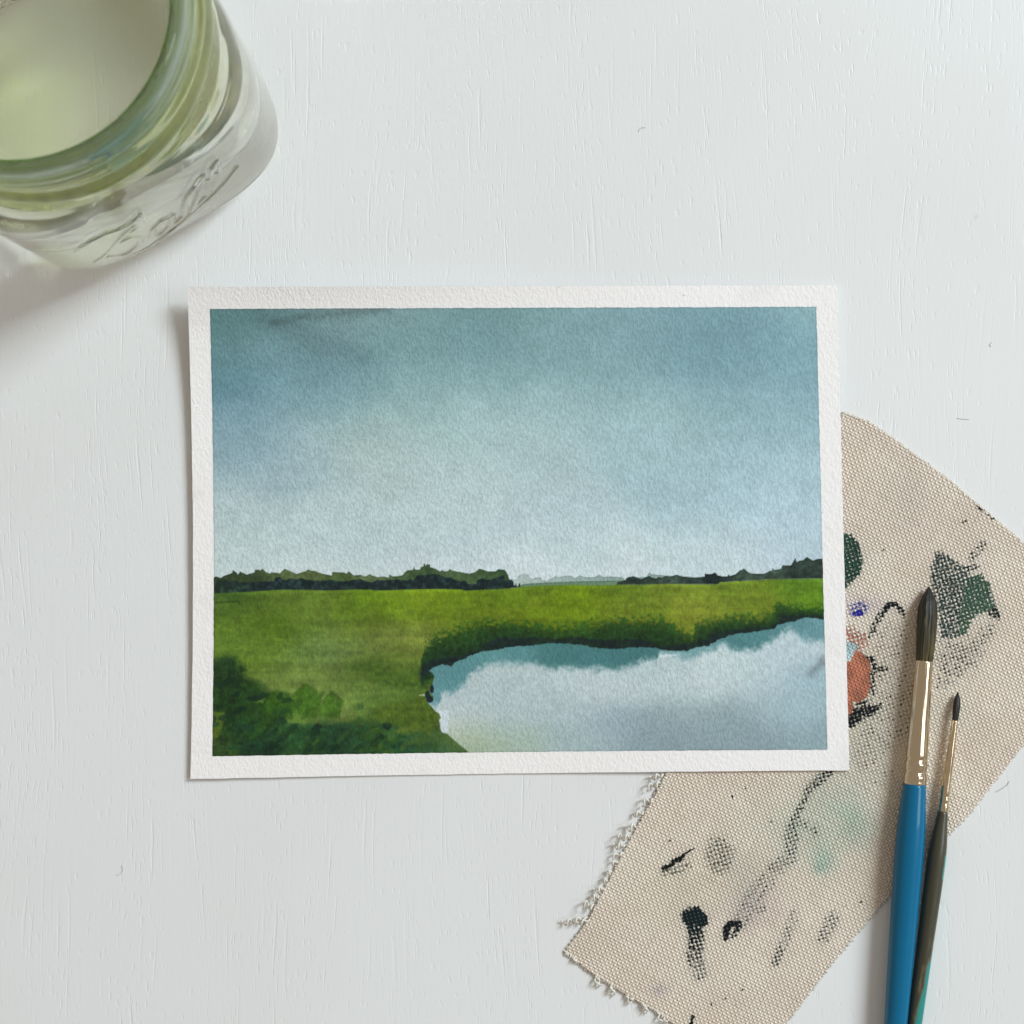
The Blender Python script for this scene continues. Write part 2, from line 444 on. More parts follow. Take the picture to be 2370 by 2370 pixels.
    C *= (1 - 0.16 * m * np.exp(-((Y - far) / 2.2) ** 2))[..., None]
    g = line(z3([(60, 425), (160, 395), (420, 378), (800, 365), (1220, 358), (1330, 352)]))
    m = sstep(-1.5, 1.5, Y - g) * (Y < base + 2)
    lay(m, np.array((108, 138, 112)) * (1 - 0.10 * (n3[..., None]))); reg[m > .5] = 1
    C *= (1 - 0.25 * m * np.exp(-((Y - g) / 2.0) ** 2))[..., None]
    # olive mid trees on the left
    mid = line(z1([(-100, 322), (70, 322), (100, 310), (150, 328), (180, 305), (240, 285), (280, 270), (283, 238), (325, 262), (345, 290), (362, 255), (400, 270), (440, 290), (490, 275), (530, 265), (535, 238), (575, 235), (600, 245), (607, 220), (640, 245), (660, 262), (700, 280), (712, 262), (750, 268), (815, 275), (840, 240), (862, 225), (900, 240), (950, 262), (1000, 285), (1050, 265), (1100, 250), (1122, 232), (1160, 245), (1210, 250), (1260, 272), (1330, 288), (1390, 300), (1400, 262), (1450, 265), (1520, 265), (1560, 280), (1580, 255), (1620, 285), (1640, 300), (1720, 290), (1760, 312), (1820, 285)]) +
               z2([(10, 298), (60, 318), (140, 312), (190, 325), (200, 285), (240, 312), (340, 300), (370, 268), (400, 240), (460, 238), (475, 195), (495, 235), (540, 235), (550, 205), (580, 200), (588, 155), (605, 195), (620, 170), (655, 180), (660, 208), (720, 225), (770, 258), (780, 240), (830, 255), (860, 250), (872, 228), (930, 250), (990, 260), (1030, 268), (1090, 280), (1160, 262), (1190, 232), (1205, 222), (1260, 240), (1300, 255), (1390, 252), (1420, 228), (1490, 238), (1530, 300), (1540, 345), (1545, 430)]))
    m = sstep(-1.0, 1.0, Y - mid) * (Y < base + 1)
    mc = shepard(X, Y, [(500, 1345, (58, 66, 52)), (560, 1335, (62, 74, 50)), (610, 1335, (72, 84, 60)), (660, 1330, (98, 108, 74)), (720, 1333, (104, 112, 76)), (790, 1335, (86, 100, 62)), (850, 1340, (104, 116, 84)), (930, 1330, (84, 102, 70)), (985, 1318, (70, 88, 62)), (1050, 1330, (88, 104, 76)), (1110, 1332, (84, 102, 72)), (1160, 1328, (62, 82, 56))], 26)
    lay(m, mc * np.array((0.84, 0.90, 0.82)) * (0.62 + 0.45 * n3[..., None] + 0.30 * n2[..., None])); reg[m > .5] = 1
    C *= (1 - 0.22 * m * np.exp(-((Y - mid) / 2.5) ** 2))[..., None]
    # dark front trees on the left
    dk = line(z1([(-100, 340), (70, 350), (150, 360), (260, 350), (380, 372), (500, 375), (650, 365), (740, 365), (760, 325), (800, 315), (840, 345), (880, 350), (930, 330), (1000, 345), (1040, 325), (1100, 345), (1200, 355), (1300, 358), (1400, 345), (1420, 355), (1550, 365), (1650, 345), (1700, 338), (1780, 365), (1830, 375)]) +
              z2([(5, 378), (60, 350), (140, 352), (300, 345), (410, 360), (430, 335), (470, 355), (510, 300), (560, 295), (570, 300), (650, 282), (760, 290), (800, 315), (880, 320), (940, 350), (1000, 365), (1050, 355), (1080, 395), (1175, 395), (1182, 358), (1230, 325), (1290, 350), (1380, 330), (1430, 310), (1470, 298), (1500, 355), (1550, 345), (1575, 345), (1590, 380), (1593, 428), (1598, 428), (1602, 392), (1618, 392), (1622, 428), (1640, 428), (1645, 388), (1660, 388), (1664, 430)]))
    m = sstep(-1.2, 1.2, Y - dk) * sstep(1.5, -1.5, Y - base)
    tl = np.clip((620 - X) / 130, 0, 1)[..., None]
    dcol = np.array((26, 38, 40)) * (1 - tl) + np.array((34, 50, 40)) * tl
    lay(m, dcol * (0.55 + 0.75 * n3[..., None] + 0.30 * n2[..., None]) + (sstep(.52, .72, n3) * 12)[..., None] * np.array((.6, 1., .7))); reg[m > .5] = 1
    # dark trees on the right
    rt = line(z3([(1195, 400), (1215, 372), (1290, 352), (1320, 318), (1380, 308), (1470, 340), (1520, 318), (1560, 305), (1590, 325), (1640, 330), (1670, 315), (1700, 325)]) +
              z4([(0, 352), (60, 360), (125, 338), (200, 360), (320, 368), (330, 372), (345, 368), (438, 362), (445, 325), (480, 335), (520, 330), (555, 312), (585, 345), (640, 358), (690, 360), (705, 330), (720, 355), (790, 330), (830, 290), (860, 285), (872, 265), (920, 305), (960, 325), (1100, 330), (1170, 295), (1190, 300), (1195, 262), (1220, 285), (1290, 275), (1310, 232), (1400, 238), (1420, 210), (1450, 155), (1475, 200), (1500, 180), (1550, 175), (1578, 140), (1650, 180), (1690, 165), (1745, 160), (1900, 150)]))
    m = sstep(-1.0, 1.0, Y - rt) * sstep(1.5, -1.5, Y - base)
    rc = shepard(X, Y, [(1450, 1345, (44, 58, 52)), (1500, 1342, (48, 64, 54)), (1560, 1342, (60, 76, 66)), (1600, 1340, (44, 58, 52)), (1650, 1334, (28, 40, 40)), (1720, 1330, (66, 84, 68)), (1790, 1332, (62, 78, 66)), (1850, 1315, (52, 68, 58)), (1895, 1310, (48, 60, 54)), (1850, 1335, (32, 46, 44)), (1700, 1341, (36, 48, 46))], 17)
    lay(m, rc * (0.52 + 0.70 * n3[..., None] + 0.25 * n2[..., None])); reg[m > .5] = 1
    C *= (1 - 0.25 * m * np.exp(-((Y - rt) / 2.5) ** 2))[..., None]
    # --- meadow
    kz = 0.2588
    z5 = lambda q: Z(940, 1380, kz, q)
    z6 = lambda q: Z(1420, 1380, kz, q)
    z7 = lambda q: Z(480, 1380, kz, q)
    md = [(500, 1390, (92, 116, 48)), (557, 1390, (86, 111, 36)), (661, 1400, (98, 124, 40)), (739, 1424, (118, 139, 52)), (816, 1419, (100, 126, 30)), (880, 1385, (112, 140, 34)), (930, 1395, (126, 150, 32)),
          (545, 1445, (94, 119, 32)), (661, 1455, (90, 115, 27)), (816, 1445, (92, 116, 30)), (920, 1470, (130, 141, 62)), (500, 1480, (100, 126, 42)), (557, 1489, (112, 140, 50)), (752, 1476, (124, 144, 68)), (765, 1509, (125, 148, 80)),
          (842, 1509, (120, 135, 60)), (933, 1515, (118, 136, 50)), (583, 1522, (96, 119, 36)), (687, 1548, (115, 140, 55)), (816, 1548, (100, 121, 45)), (661, 1587, (120, 138, 60)), (739, 1582, (124, 144, 65)),
          (850, 1558, (86, 106, 36)), (900, 1548, (72, 98, 34)), (842, 1613, (122, 145, 65)), (816, 1639, (128, 148, 68)), (920, 1604, (108, 137, 52)), (880, 1610, (112, 140, 56)), (933, 1645, (74, 96, 27)), (880, 1655, (84, 104, 34)), (920, 1678, (60, 90, 36)), (975, 1700, (52, 102, 62)), (1010, 1680, (122, 126, 50)), (1000, 1660, (92, 108, 38)),
          (1018, 1400, (115, 140, 30)), (1173, 1400, (112, 136, 30)), (1328, 1400, (115, 139, 26)), (966, 1483, (130, 141, 54)), (1050, 1440, (108, 128, 34)), (1200, 1425, (116, 134, 30)),
          (1498, 1400, (126, 141, 44)), (1627, 1406, (135, 146, 48)), (1756, 1406, (126, 141, 40)), (1890, 1390, (102, 142, 30)), (1575, 1445, (126, 136, 40)), (1460, 1425, (118, 134, 34)), (1480, 1378, (104, 126, 36)), (1700, 1370, (112, 134, 40)), (1870, 1365, (104, 136, 40)), (1200, 1372, (98, 124, 34))]
    G = shepard(X + (n2 - .5) * 30, Y + (n1 - .5) * 24, md, 30, 1.7)
    st = fbm(X / 60, Y / 5, 3, 3)
    gm = np.array((104., 124., 42.)); G = gm + (G - gm) * 1.3
    G *= np.array((0.86, 0.88, 0.92))
    G *= (1 + (hz - .5) * 0.24 + (n2 - .5) * 0.28 + (n3 - .5) * 0.26 + (st - .5) * 0.10)[..., None]
    G += ((n1 - .5) * 18)[..., None] * np.array((1.0, 0.55, 0.5))
    mm = sstep(-1.0, 1.0, Y - base)
    C[...] = C * (1 - mm[..., None]) + G * mm[..., None]; reg[mm > .5] = 2
    # light rim and thin drying line under the tree line
    C *= (1 + 0.10 * mm * np.exp(-((Y - base - 4) / 3) ** 2))[..., None]
    d, p = dpoly(X, Y, [(486, 1396), (550, 1391), (560, 1402)])
    C *= (1 - 0.30 * np.exp(-(d / 2) ** 2))[..., None]
    # the dark bush in the lower left corner
    wx2 = X + (n3 - .5) * 26 + (n4 - .5) * 8; wy2 = Y + (n3 - .5) * 16 + (n2 - .5) * 22
    mass = z7([(-40, 600), (60, 590), (170, 545), (260, 560), (310, 650), (350, 730), (470, 800), (540, 850), (640, 870), (720, 900), (760, 1010), (700, 1100), (850, 1150), (1000, 1130), (1400, 1145), (1500, 1130), (1620, 1150), (1760, 1240), (1700, 1330), (1900, 1440), (1900, 1700), (-40, 1700)])
    sd = sdpoly(wx2, wy2, mass)
    m = sstep(16, -12, sd)
    bc = shepard(X, Y, [(519, 1561, (36, 62, 32)), (532, 1639, (34, 64, 28)), (583, 1678, (40, 75, 32)), (596, 1724, (26, 55, 38)), (640, 1640, (46, 78, 26)), (713, 1703, (36, 70, 36)), (790, 1703, (34, 66, 42)), (687, 1685, (50, 95, 50)), (560, 1610, (38, 68, 28)), (870, 1716, (58, 94, 40)), (840, 1690, (40, 72, 40)), (505, 1740, (48, 74, 34)), (930, 1735, (36, 84, 52))], 28)
    lay(m, bc * 0.88 * (0.45 + 0.62 * n3[..., None] + 0.48 * n2[..., None]), 0.97)
    m = sstep(3, -3, sdpoly(X + (n4 - .5) * 5, Y, z7([(40, 1030), (160, 1040), (120, 1200), (75, 1330), (40, 1340)])))
    lay(m, (84, 104, 34), 0.8)
    for poly, cc in ((z7([(555, 860), (640, 858), (720, 885), (742, 930), (760, 1000), (700, 1090), (560, 1080), (500, 980)]), (54, 92, 26)),
                     (z7([(735, 935), (800, 850), (855, 785), (920, 800), (978, 848), (985, 900), (1030, 855), (1012, 940), (995, 1000), (960, 1130), (760, 1110)]), (64, 104, 28)),
                     (z7([(998, 1010), (1050, 920), (1110, 850), (1160, 880), (1210, 945), (1180, 1080), (1000, 1140)]), (66, 104, 30))):
        sd = sdpoly(X + (n4 - .5) * 6, Y + (n3 - .5) * 8, poly)
        m = sstep(4, -3, sd) * sstep(1682, 1640, Y + (n2 - .5) * 30)
        lay(m, np.array(cc) * (0.55 + 0.45 * n3[..., None] + 0.40 * n2[..., None]), 0.85)
        C *= (1 - 0.10 * sstep(1690, 1640, Y) * np.exp(-(sd / 3) ** 2))[..., None]
    for tri in (z7([(430, 945), (515, 910), (490, 955)]), z7([(690, 1090), (860, 1060), (880, 1130), (730, 1135)])):
        lay(sstep(4, -3, sdpoly(X + (n4 - .5) * 5, Y + (n4 - .5) * 5, tri)), (100, 130, 52), 0.7)
    rd = random.Random(21)
    def dabs(count, x0, x1, y0, y1, cols, la, lb, op, inside=None):
        for _ in range(count):
            cx, cy = rd.uniform(x0, x1), rd.uniform(y0, y1)
            if inside is not None and not inside(cx, cy): continue
            L, B_ = rd.uniform(*la), rd.uniform(*lb); an = rd.uniform(-1.0, 0.35); ca, sa = math.cos(an), math.sin(an)
            cc = rd.choice(cols); o_ = rd.uniform(*op)
            i0, i1 = np.searchsorted(Y[:, 0], [cy - L - 8, cy + L + 8]); j0, j1 = np.searchsorted(X[0], [cx - L - 14, cx + L + 14])
            if i1 <= i0 or j1 <= j0: continue
            sl = (slice(i0, i1), slice(j0, j1))
            dx = X[sl] - cx + (n3[sl] - .5) * 10; dy = Y[sl] - cy + (n4[sl] - .5) * 8
            q = np.hypot((dx * ca + dy * sa) / L, (dy * ca - dx * sa) / B_)
            m_ = sstep(1.08, 0.86, q) * o_
            C[sl] = C[sl] * (1 - m_[..., None]) + np.asarray(cc, float) * m_[..., None]
    bush = lambda x, y: y > np.interp(x, [480, 530, 560, 600, 680, 720, 900, 960], [1535, 1528, 1560, 1590, 1612, 1672, 1680, 1700])
    dabs(150, 486, 940, 1530, 1760, ((30, 58, 30), (26, 50, 34), (44, 78, 30), (52, 88, 30), (30, 64, 40), (18, 38, 30), (20, 42, 26)), (6, 24), (4, 10), (.35, .75), bush)
    dabs(50, 820, 1010, 1620, 1745, ((60, 84, 28), (44, 76, 32), (92, 110, 40), (40, 84, 52), (110, 118, 46)), (6, 22), (4, 9), (.25, .5))
    dabs(60, 560, 960, 1390, 1600, ((100, 118, 44), (84, 104, 34), (124, 136, 66), (92, 116, 40)), (14, 46), (3, 8), (.12, .3))
    # bush right of the bottom, under the pale gap
    sd = sdpoly(wx2, wy2, z7([(1520, 980), (1650, 960), (1780, 930), (1932, 890), (1990, 920), (2060, 1010), (2080, 1080), (2000, 1200), (1500, 1130)]))
    lay(sstep(10, -10, sd), np.array((74, 96, 30)) * (0.7 + 0.6 * n3[..., None]), 0.75)
    sd = sdpoly(wx2, wy2, z7([(1250, 620), (1560, 560), (1700, 690), (1920, 640), (2080, 700), (2060, 830), (1900, 830), (1780, 800), (1500, 760)]))
    lay(sstep(16, -14, sd), np.array((66, 92, 32)) * (0.7 + 0.6 * n3[..., None]), 0.7)
    # --- dark grass along the bank
    wj = X + (n4 - .5) * 8
    soft = np.array(z5([(130, 560), (160, 450), (230, 360), (400, 320), (560, 262), (800, 218), (1000, 240), (1300, 260), (1600, 250), (1700, 245), (1780, 222)]) +
                    z6([(0, 205), (200, 212), (450, 205), (600, 300), (700, 330), (760, 240), (900, 215), (1000, 190), (1250, 182), (1410, 175), (1470, 60), (1600, 90), (1870, 112), (2000, 112)]))
    blk = np.array(z5([(100, 650), (200, 590), (240, 560), (400, 530), (600, 500), (690, 440), (780, 390), (900, 375), (1100, 360), (1300, 370), (1600, 372)]) +
                   z6([(0, 388), (220, 388), (330, 405), (430, 430), (690, 432), (740, 410), (880, 360), (940, 310), (1100, 295), (1400, 265), (1450, 262), (1500, 170), (1700, 155), (1870, 178), (2000, 178)]))
    ys = np.interp(wj, soft[:, 0], soft[:, 1], left=9999); yb = np.interp(wj, blk[:, 0], blk[:, 1], left=9999)
    up = (n3 - .5) * 44 + (n4 - .5) * 26
    m = sstep(-15, 17, Y - ys + up) * sstep(960, 980, X + (n3 - .5) * 20) * sstep(60, 30, Y - yb)
    bt = np.clip((Y - ys) / np.maximum(yb - ys, 8), 0, 1)[..., None]
    xt = np.exp(-((X - 1310) / 70.) ** 2)[..., None]
    bcol = np.array((46, 84, 30)) * (1 - bt) + np.array((27, 58, 34)) * bt
    bcol = bcol * (1 - .5 * xt) + np.array((62, 104, 36)) * .5 * xt
    blade = fbm(X / 3.5 + Y / 40, Y / 26, 5, 2)
    lay(m, bcol * (0.42 + 0.62 * n3[..., None] + 0.20 * blade[..., None]), 0.93)
    m = sstep(-2.5, 2.5, Y - yb - 1 + (n4 - .5) * 5 + (n2 - .5) * 15) * (0.74 + 0.5 * sstep(.3, .6, fbm(X / 22, Y / 9, 7, 2))).clip(0, 1) * sstep(30, 22, Y - yb) * sstep(962, 985, X + (n3 - .5) * 16)
    lay(m, np.array((24, 36, 36)) * (0.8 + 0.5 * n3[..., None]), 0.95)
    # --- pond
    pond = z5([(560, 1500), (550, 1385), (480, 1330), (400, 1260), (370, 1232), (312, 1212), (300, 1130), (290, 1115), (312, 1085), (300, 1055), (265, 1030), (230, 990), (200, 960), (182, 935), (240, 925), (243, 890), (205, 860), (245, 830), (230, 780), (250, 720), (240, 690), (200, 665), (230, 645), (320, 608), (400, 625), (430, 590), (520, 560), (600, 520), (680, 490), (820, 482), (860, 465), (1000, 447), (1200, 435), (1300, 420), (1450, 425), (1620, 440), (1640, 455), (1780, 467)]) + \
           z6([(0, 470), (200, 458), (380, 460), (440, 482), (560, 488), (660, 490), (700, 470), (725, 458), (850, 440), (920, 400), (960, 378), (1060, 345), (1200, 325), (1440, 290), (1470, 260), (1530, 240), (1560, 230), (1620, 225), (1650, 205), (1700, 195), (1810, 195), (1840, 205), (2000, 225), (2000, 1600)])
    sd = sdpoly(X + (n4 - .5) * 4, Y + (n4 - .5) * 4, pond)
    pm = sstep(1.3, -1.3, sd)
    wc = [(1030, 1665, (200, 209, 213)), (1147, 1587, (172, 190, 192)), (1080, 1610, (170, 189, 193)), (1250, 1613, (170, 188, 192)), (1406, 1587, (185, 200, 204)), (1069, 1639, (172, 190, 194)), (1173, 1677, (168, 188, 192)), (1328, 1650, (168, 187, 194)),
          (1056, 1698, (166, 182, 152)), (1105, 1725, (158, 178, 144)), (1199, 1722, (156, 178, 158)), (1328, 1716, (155, 178, 182)), (1432, 1665, (148, 171, 184)),
          (1549, 1525, (175, 195, 200)), (1653, 1561, (190, 205, 206)), (1498, 1561, (172, 192, 196)), (1498, 1600, (186, 201, 205)), (1808, 1509, (180, 200, 209)), (1834, 1475, (176, 197, 204)), (1756, 1587, (166, 189, 197)), (1600, 1590, (186, 202, 206)), (1720, 1540, (184, 203, 208)),
          (1575, 1645, (142, 166, 172)), (1498, 1665, (130, 153, 160)), (1679, 1665, (135, 160, 166)), (1834, 1639, (152, 180, 190)), (1549, 1716, (132, 155, 164)), (1730, 1716, (132, 156, 165)), (1886, 1703, (136, 162, 172)), (1890, 1575, (150, 180, 192)), (1240, 1570, (176, 194, 197)), (1330, 1580, (180, 197, 201))]
    W = shepard(X + (n2 - .5) * 18, Y + (n1 - .5) * 14, wc, 30, 1.7)
    teal_b = np.array(z5([(180, 980), (280, 960), (330, 880), (430, 850), (540, 770), (560, 720), (620, 655), (760, 595), (1000, 600), (1200, 610), (1300, 640), (1600, 645)]) +
                      z6([(0, 652), (120, 625), (200, 600), (300, 560), (388, 568), (402, 518), (590, 520), (600, 550), (700, 540), (930, 470), (1000, 430), (1060, 490), (1280, 475), (1360, 420), (1450, 370), (1570, 285), (1640, 340), (1720, 400), (1870, 400), (2000, 400)]))
    yt = np.interp(X + (n3 - .5) * 12, teal_b[:, 0], teal_b[:, 1])
    W = W * 0.78 + (W.mean(-1, keepdims=True) + np.array((-2, 0, 3))) * 0.22
    tm = sstep(13, -13, Y - yt + (n3 - .5) * 18 + (n2 - .5) * 6)
    tc = shepard(wx, wy, [(1030, 1574, (104, 144, 151)), (1010, 1610, (120, 158, 166)), (1173, 1510, (108, 148, 153)), (1302, 1514, (84, 126, 129)), (1380, 1525, (86, 128, 133)), (1472, 1509, (78, 119, 122)), (1446, 1525, (84, 126, 130)), (1600, 1505, (130, 162, 168)), (1730, 1478, (92, 132, 137)), (1790, 1460, (104, 144, 150)), (1840, 1445, (96, 132, 142)), (1880, 1440, (142, 172, 180)), (1895, 1465, (118, 152, 162))], 26, 1.4)
    W = W * (1 - tm[..., None]) + tc * np.array((0.84, 0.93, 0.92)) * tm[..., None]
    m = sstep(2.0, -2.0, sdpoly(X + (n4 - .5) * 3, Y, z5([(240, 1020), (372, 1015), (382, 1100), (365, 1228), (300, 1215), (280, 1130)])))
    W = W * (1 - m[..., None]) + np.array((196, 207, 212)) * m[..., None]
    # hard white tape-lifted notch
    m = sstep(1.5, -1.5, sdpoly(X, Y, z6([(405, 520), (590, 521), (520, 540), (402, 552)])))
    W = W * (1 - m[..., None]) + np.array((192, 206, 212)) * m[..., None]
    # blue drip on the right
    d, p = dpoly(X + (n3 - .5) * 10, Y, z6([(1870, 560), (1840, 620), (1770, 690)]))
    W *= (1 - 0.2 * np.exp(-(d / 9) ** 2))[..., None]
    W *= (1 + (n2 - .5) * 0.06 + (n3 - .5) * 0.04)[..., None]
    C[...] = C * (1 - pm[..., None]) + W * pm[..., None]; reg[pm > .5] = 3
    # two black dabs at the tip of the bank and the pale sliver beside them
    for e in ((230, 830, 18, 40), (190, 880, 22, 34), (212, 922, 32, 30)):
        (cx, cy), = z5([(e[0], e[1])])
        m = sstep(1.15, 0.85, np.hypot((X - cx) / (e[2] * kz), (Y - cy) / (e[3] * kz)))
        lay(m, (26, 36, 46), 0.95)
    m = sstep(2, -1, sdpoly(X, Y, z5([(115, 886), (162, 874), (165, 892)])))
    lay(m, (196, 206, 176), 0.7)
    # darker drying edge along the masking tape
    return C, reg

def build_painting():
    p = thing('watercolour_painting', 'small watercolour landscape of a green meadow and pond on white bordered paper', 'painting')
    nu, nv = 150, 112
    U, V = np.meshgrid(np.linspace(0, 1, nu), np.linspace(0, 1, nv))
    px, py = sheet_px(U, V)
    edge = np.minimum(np.minimum(U, 1 - U), np.minimum(V, 1 - V))
    on = (edge == 0)
    px = px + on * (vnoise(py / 30, px / 30, 3) - .5) * 0.9; py = py + on * (vnoise(px / 26, py / 30, 5) - .5) * 1.0
    z = paper_z(U, V)
    x, y = T(px, py, z)
    top = np.stack([x, y, z], -1).reshape(-1, 3)
    bot = top.copy(); bot[:, 2] -= 0.00042
    Q = gridquads(nu, nv)[:, ::-1]; n = len(top)
    idx = np.arange(n).reshape(nv, nu)
    ring = np.concatenate([idx[0, :], idx[1:, -1], idx[-1, -2::-1], idx[-2:0:-1, 0]])
    r2 = np.roll(ring, -1)
    side = np.stack([ring, r2, r2 + n, ring + n], -1)
    sheet = mesh_np('paper_sheet', np.concatenate([top, bot]), np.concatenate([Q, Q[:, ::-1] + n, side]), M_PAPER, p)
    me = sheet.data
    sm = np.ones(len(me.polygons), bool); sm[-len(side):] = False
    me.polygons.foreach_set('use_smooth', sm)
    # mark the border of the top face sharp so that the thickness reads
    if hasattr(me, 'set_sharp_from_angle'): me.set_sharp_from_angle(angle=math.radians(40))
    # painted area
    nu, nv = 740, 545
    U, V = np.meshgrid(np.linspace(0, 1, nu), np.linspace(0, 1, nv))
    px, py = area_px(U, V)
    C, reg = paint_colours(px, py)
    edge = np.minimum(np.minimum(px - px[:, :1], px[:, -1:] - px), np.minimum(py - py[:1], py[-1:] - py))
    C *= (1 - 0.09 * np.exp(-(edge / 2.5) ** 2))[..., None]
    on = (U == 0) | (U == 1) | (V == 0) | (V == 1)
    px = px + on * (vnoise(py / 9, px / 9, 3) - .5) * 1.1; py = py + on * (vnoise(px / 9, py / 9, 5) - .5) * 1.1
    # sheet parameters of these points (close enough to read the curl from)
    su = (px - 440) / (1500 + 26 * V); svv = (py - 662) / 1135.0
    for _ in range(6):
        svv = (py - (664 - 4 * su)) / (1139 - 16 * su - 3 * np.sin(np.pi * su))
        su = (px - (434 + 7 * svv) - 9 * np.sin(np.pi * svv) * (1 - su)) / (1504 + 21 * svv)
    z = paper_z(su, svv) + 0.00005
    x, y = T(px, py, z)
    P = np.stack([x, y, z], -1).reshape(-1, 3)
    cl = (lin(np.clip(C, 4, 252)) * 1.12).clip(0, 0.9).reshape(-1, 3)
    lum = lin(np.clip(C, 4, 252)).mean(-1).reshape(-1)
    Q = gridquads(nu, nv)[:, ::-1]
    rq = reg.reshape(-1)[Q[:, 0]]
    for k, nm in enumerate(('painted_sky', 'painted_tree_line', 'painted_meadow', 'painted_pond')):
        q = Q[rq == k]
        used, inv = np.unique(q, return_inverse=True)
        o = mesh_np(nm, P[used], inv.reshape(-1, 4), M_PAINT, p)
        attr(o, 'paint', cl[used]); attrf(o, 'grain', np.where(lum[used] > 0.1, 1.0, 0.8))
        o['label'] = ('blue grey watercolour wash sky fading paler downwards', 'dark green painted line of trees on the horizon',
                      'yellow green painted meadow with dark green grass', 'pale blue grey painted pond with teal shading')[k]
build_painting()

# ------------------------------------------------------------------ canvas rag
def cloth_edge(pts, t):
    P = np.array(pts, float); d = np.concatenate([[0], np.cumsum(np.hypot(*np.diff(P, axis=0).T))]); d /= d[-1]
    return np.stack([np.interp(t, d, P[:, 0]), np.interp(t, d, P[:, 1])], -1)
EA, EB, EC, ED = (1306, 2204), (1953, 954), (2593, 1437), (1723, 2480)
E_AB = [EA, (1359, 2134), (1413, 2030), (1479, 1905), (1541, 1793), (1640, 1600), (1800, 1270), EB]
E_DC = [ED, (1819, 2369), (1930, 2225), (2042, 2092), (2194, 1934), (2243, 1885), (2370, 1722), EC]
E_AD = [EA, (1378, 2259), (1460, 2309), (1522, 2344), (1553, 2367), ED]
E_BC = [EB, (2010, 975), (2073, 1018), (2200, 1112), (2370, 1257), EC]

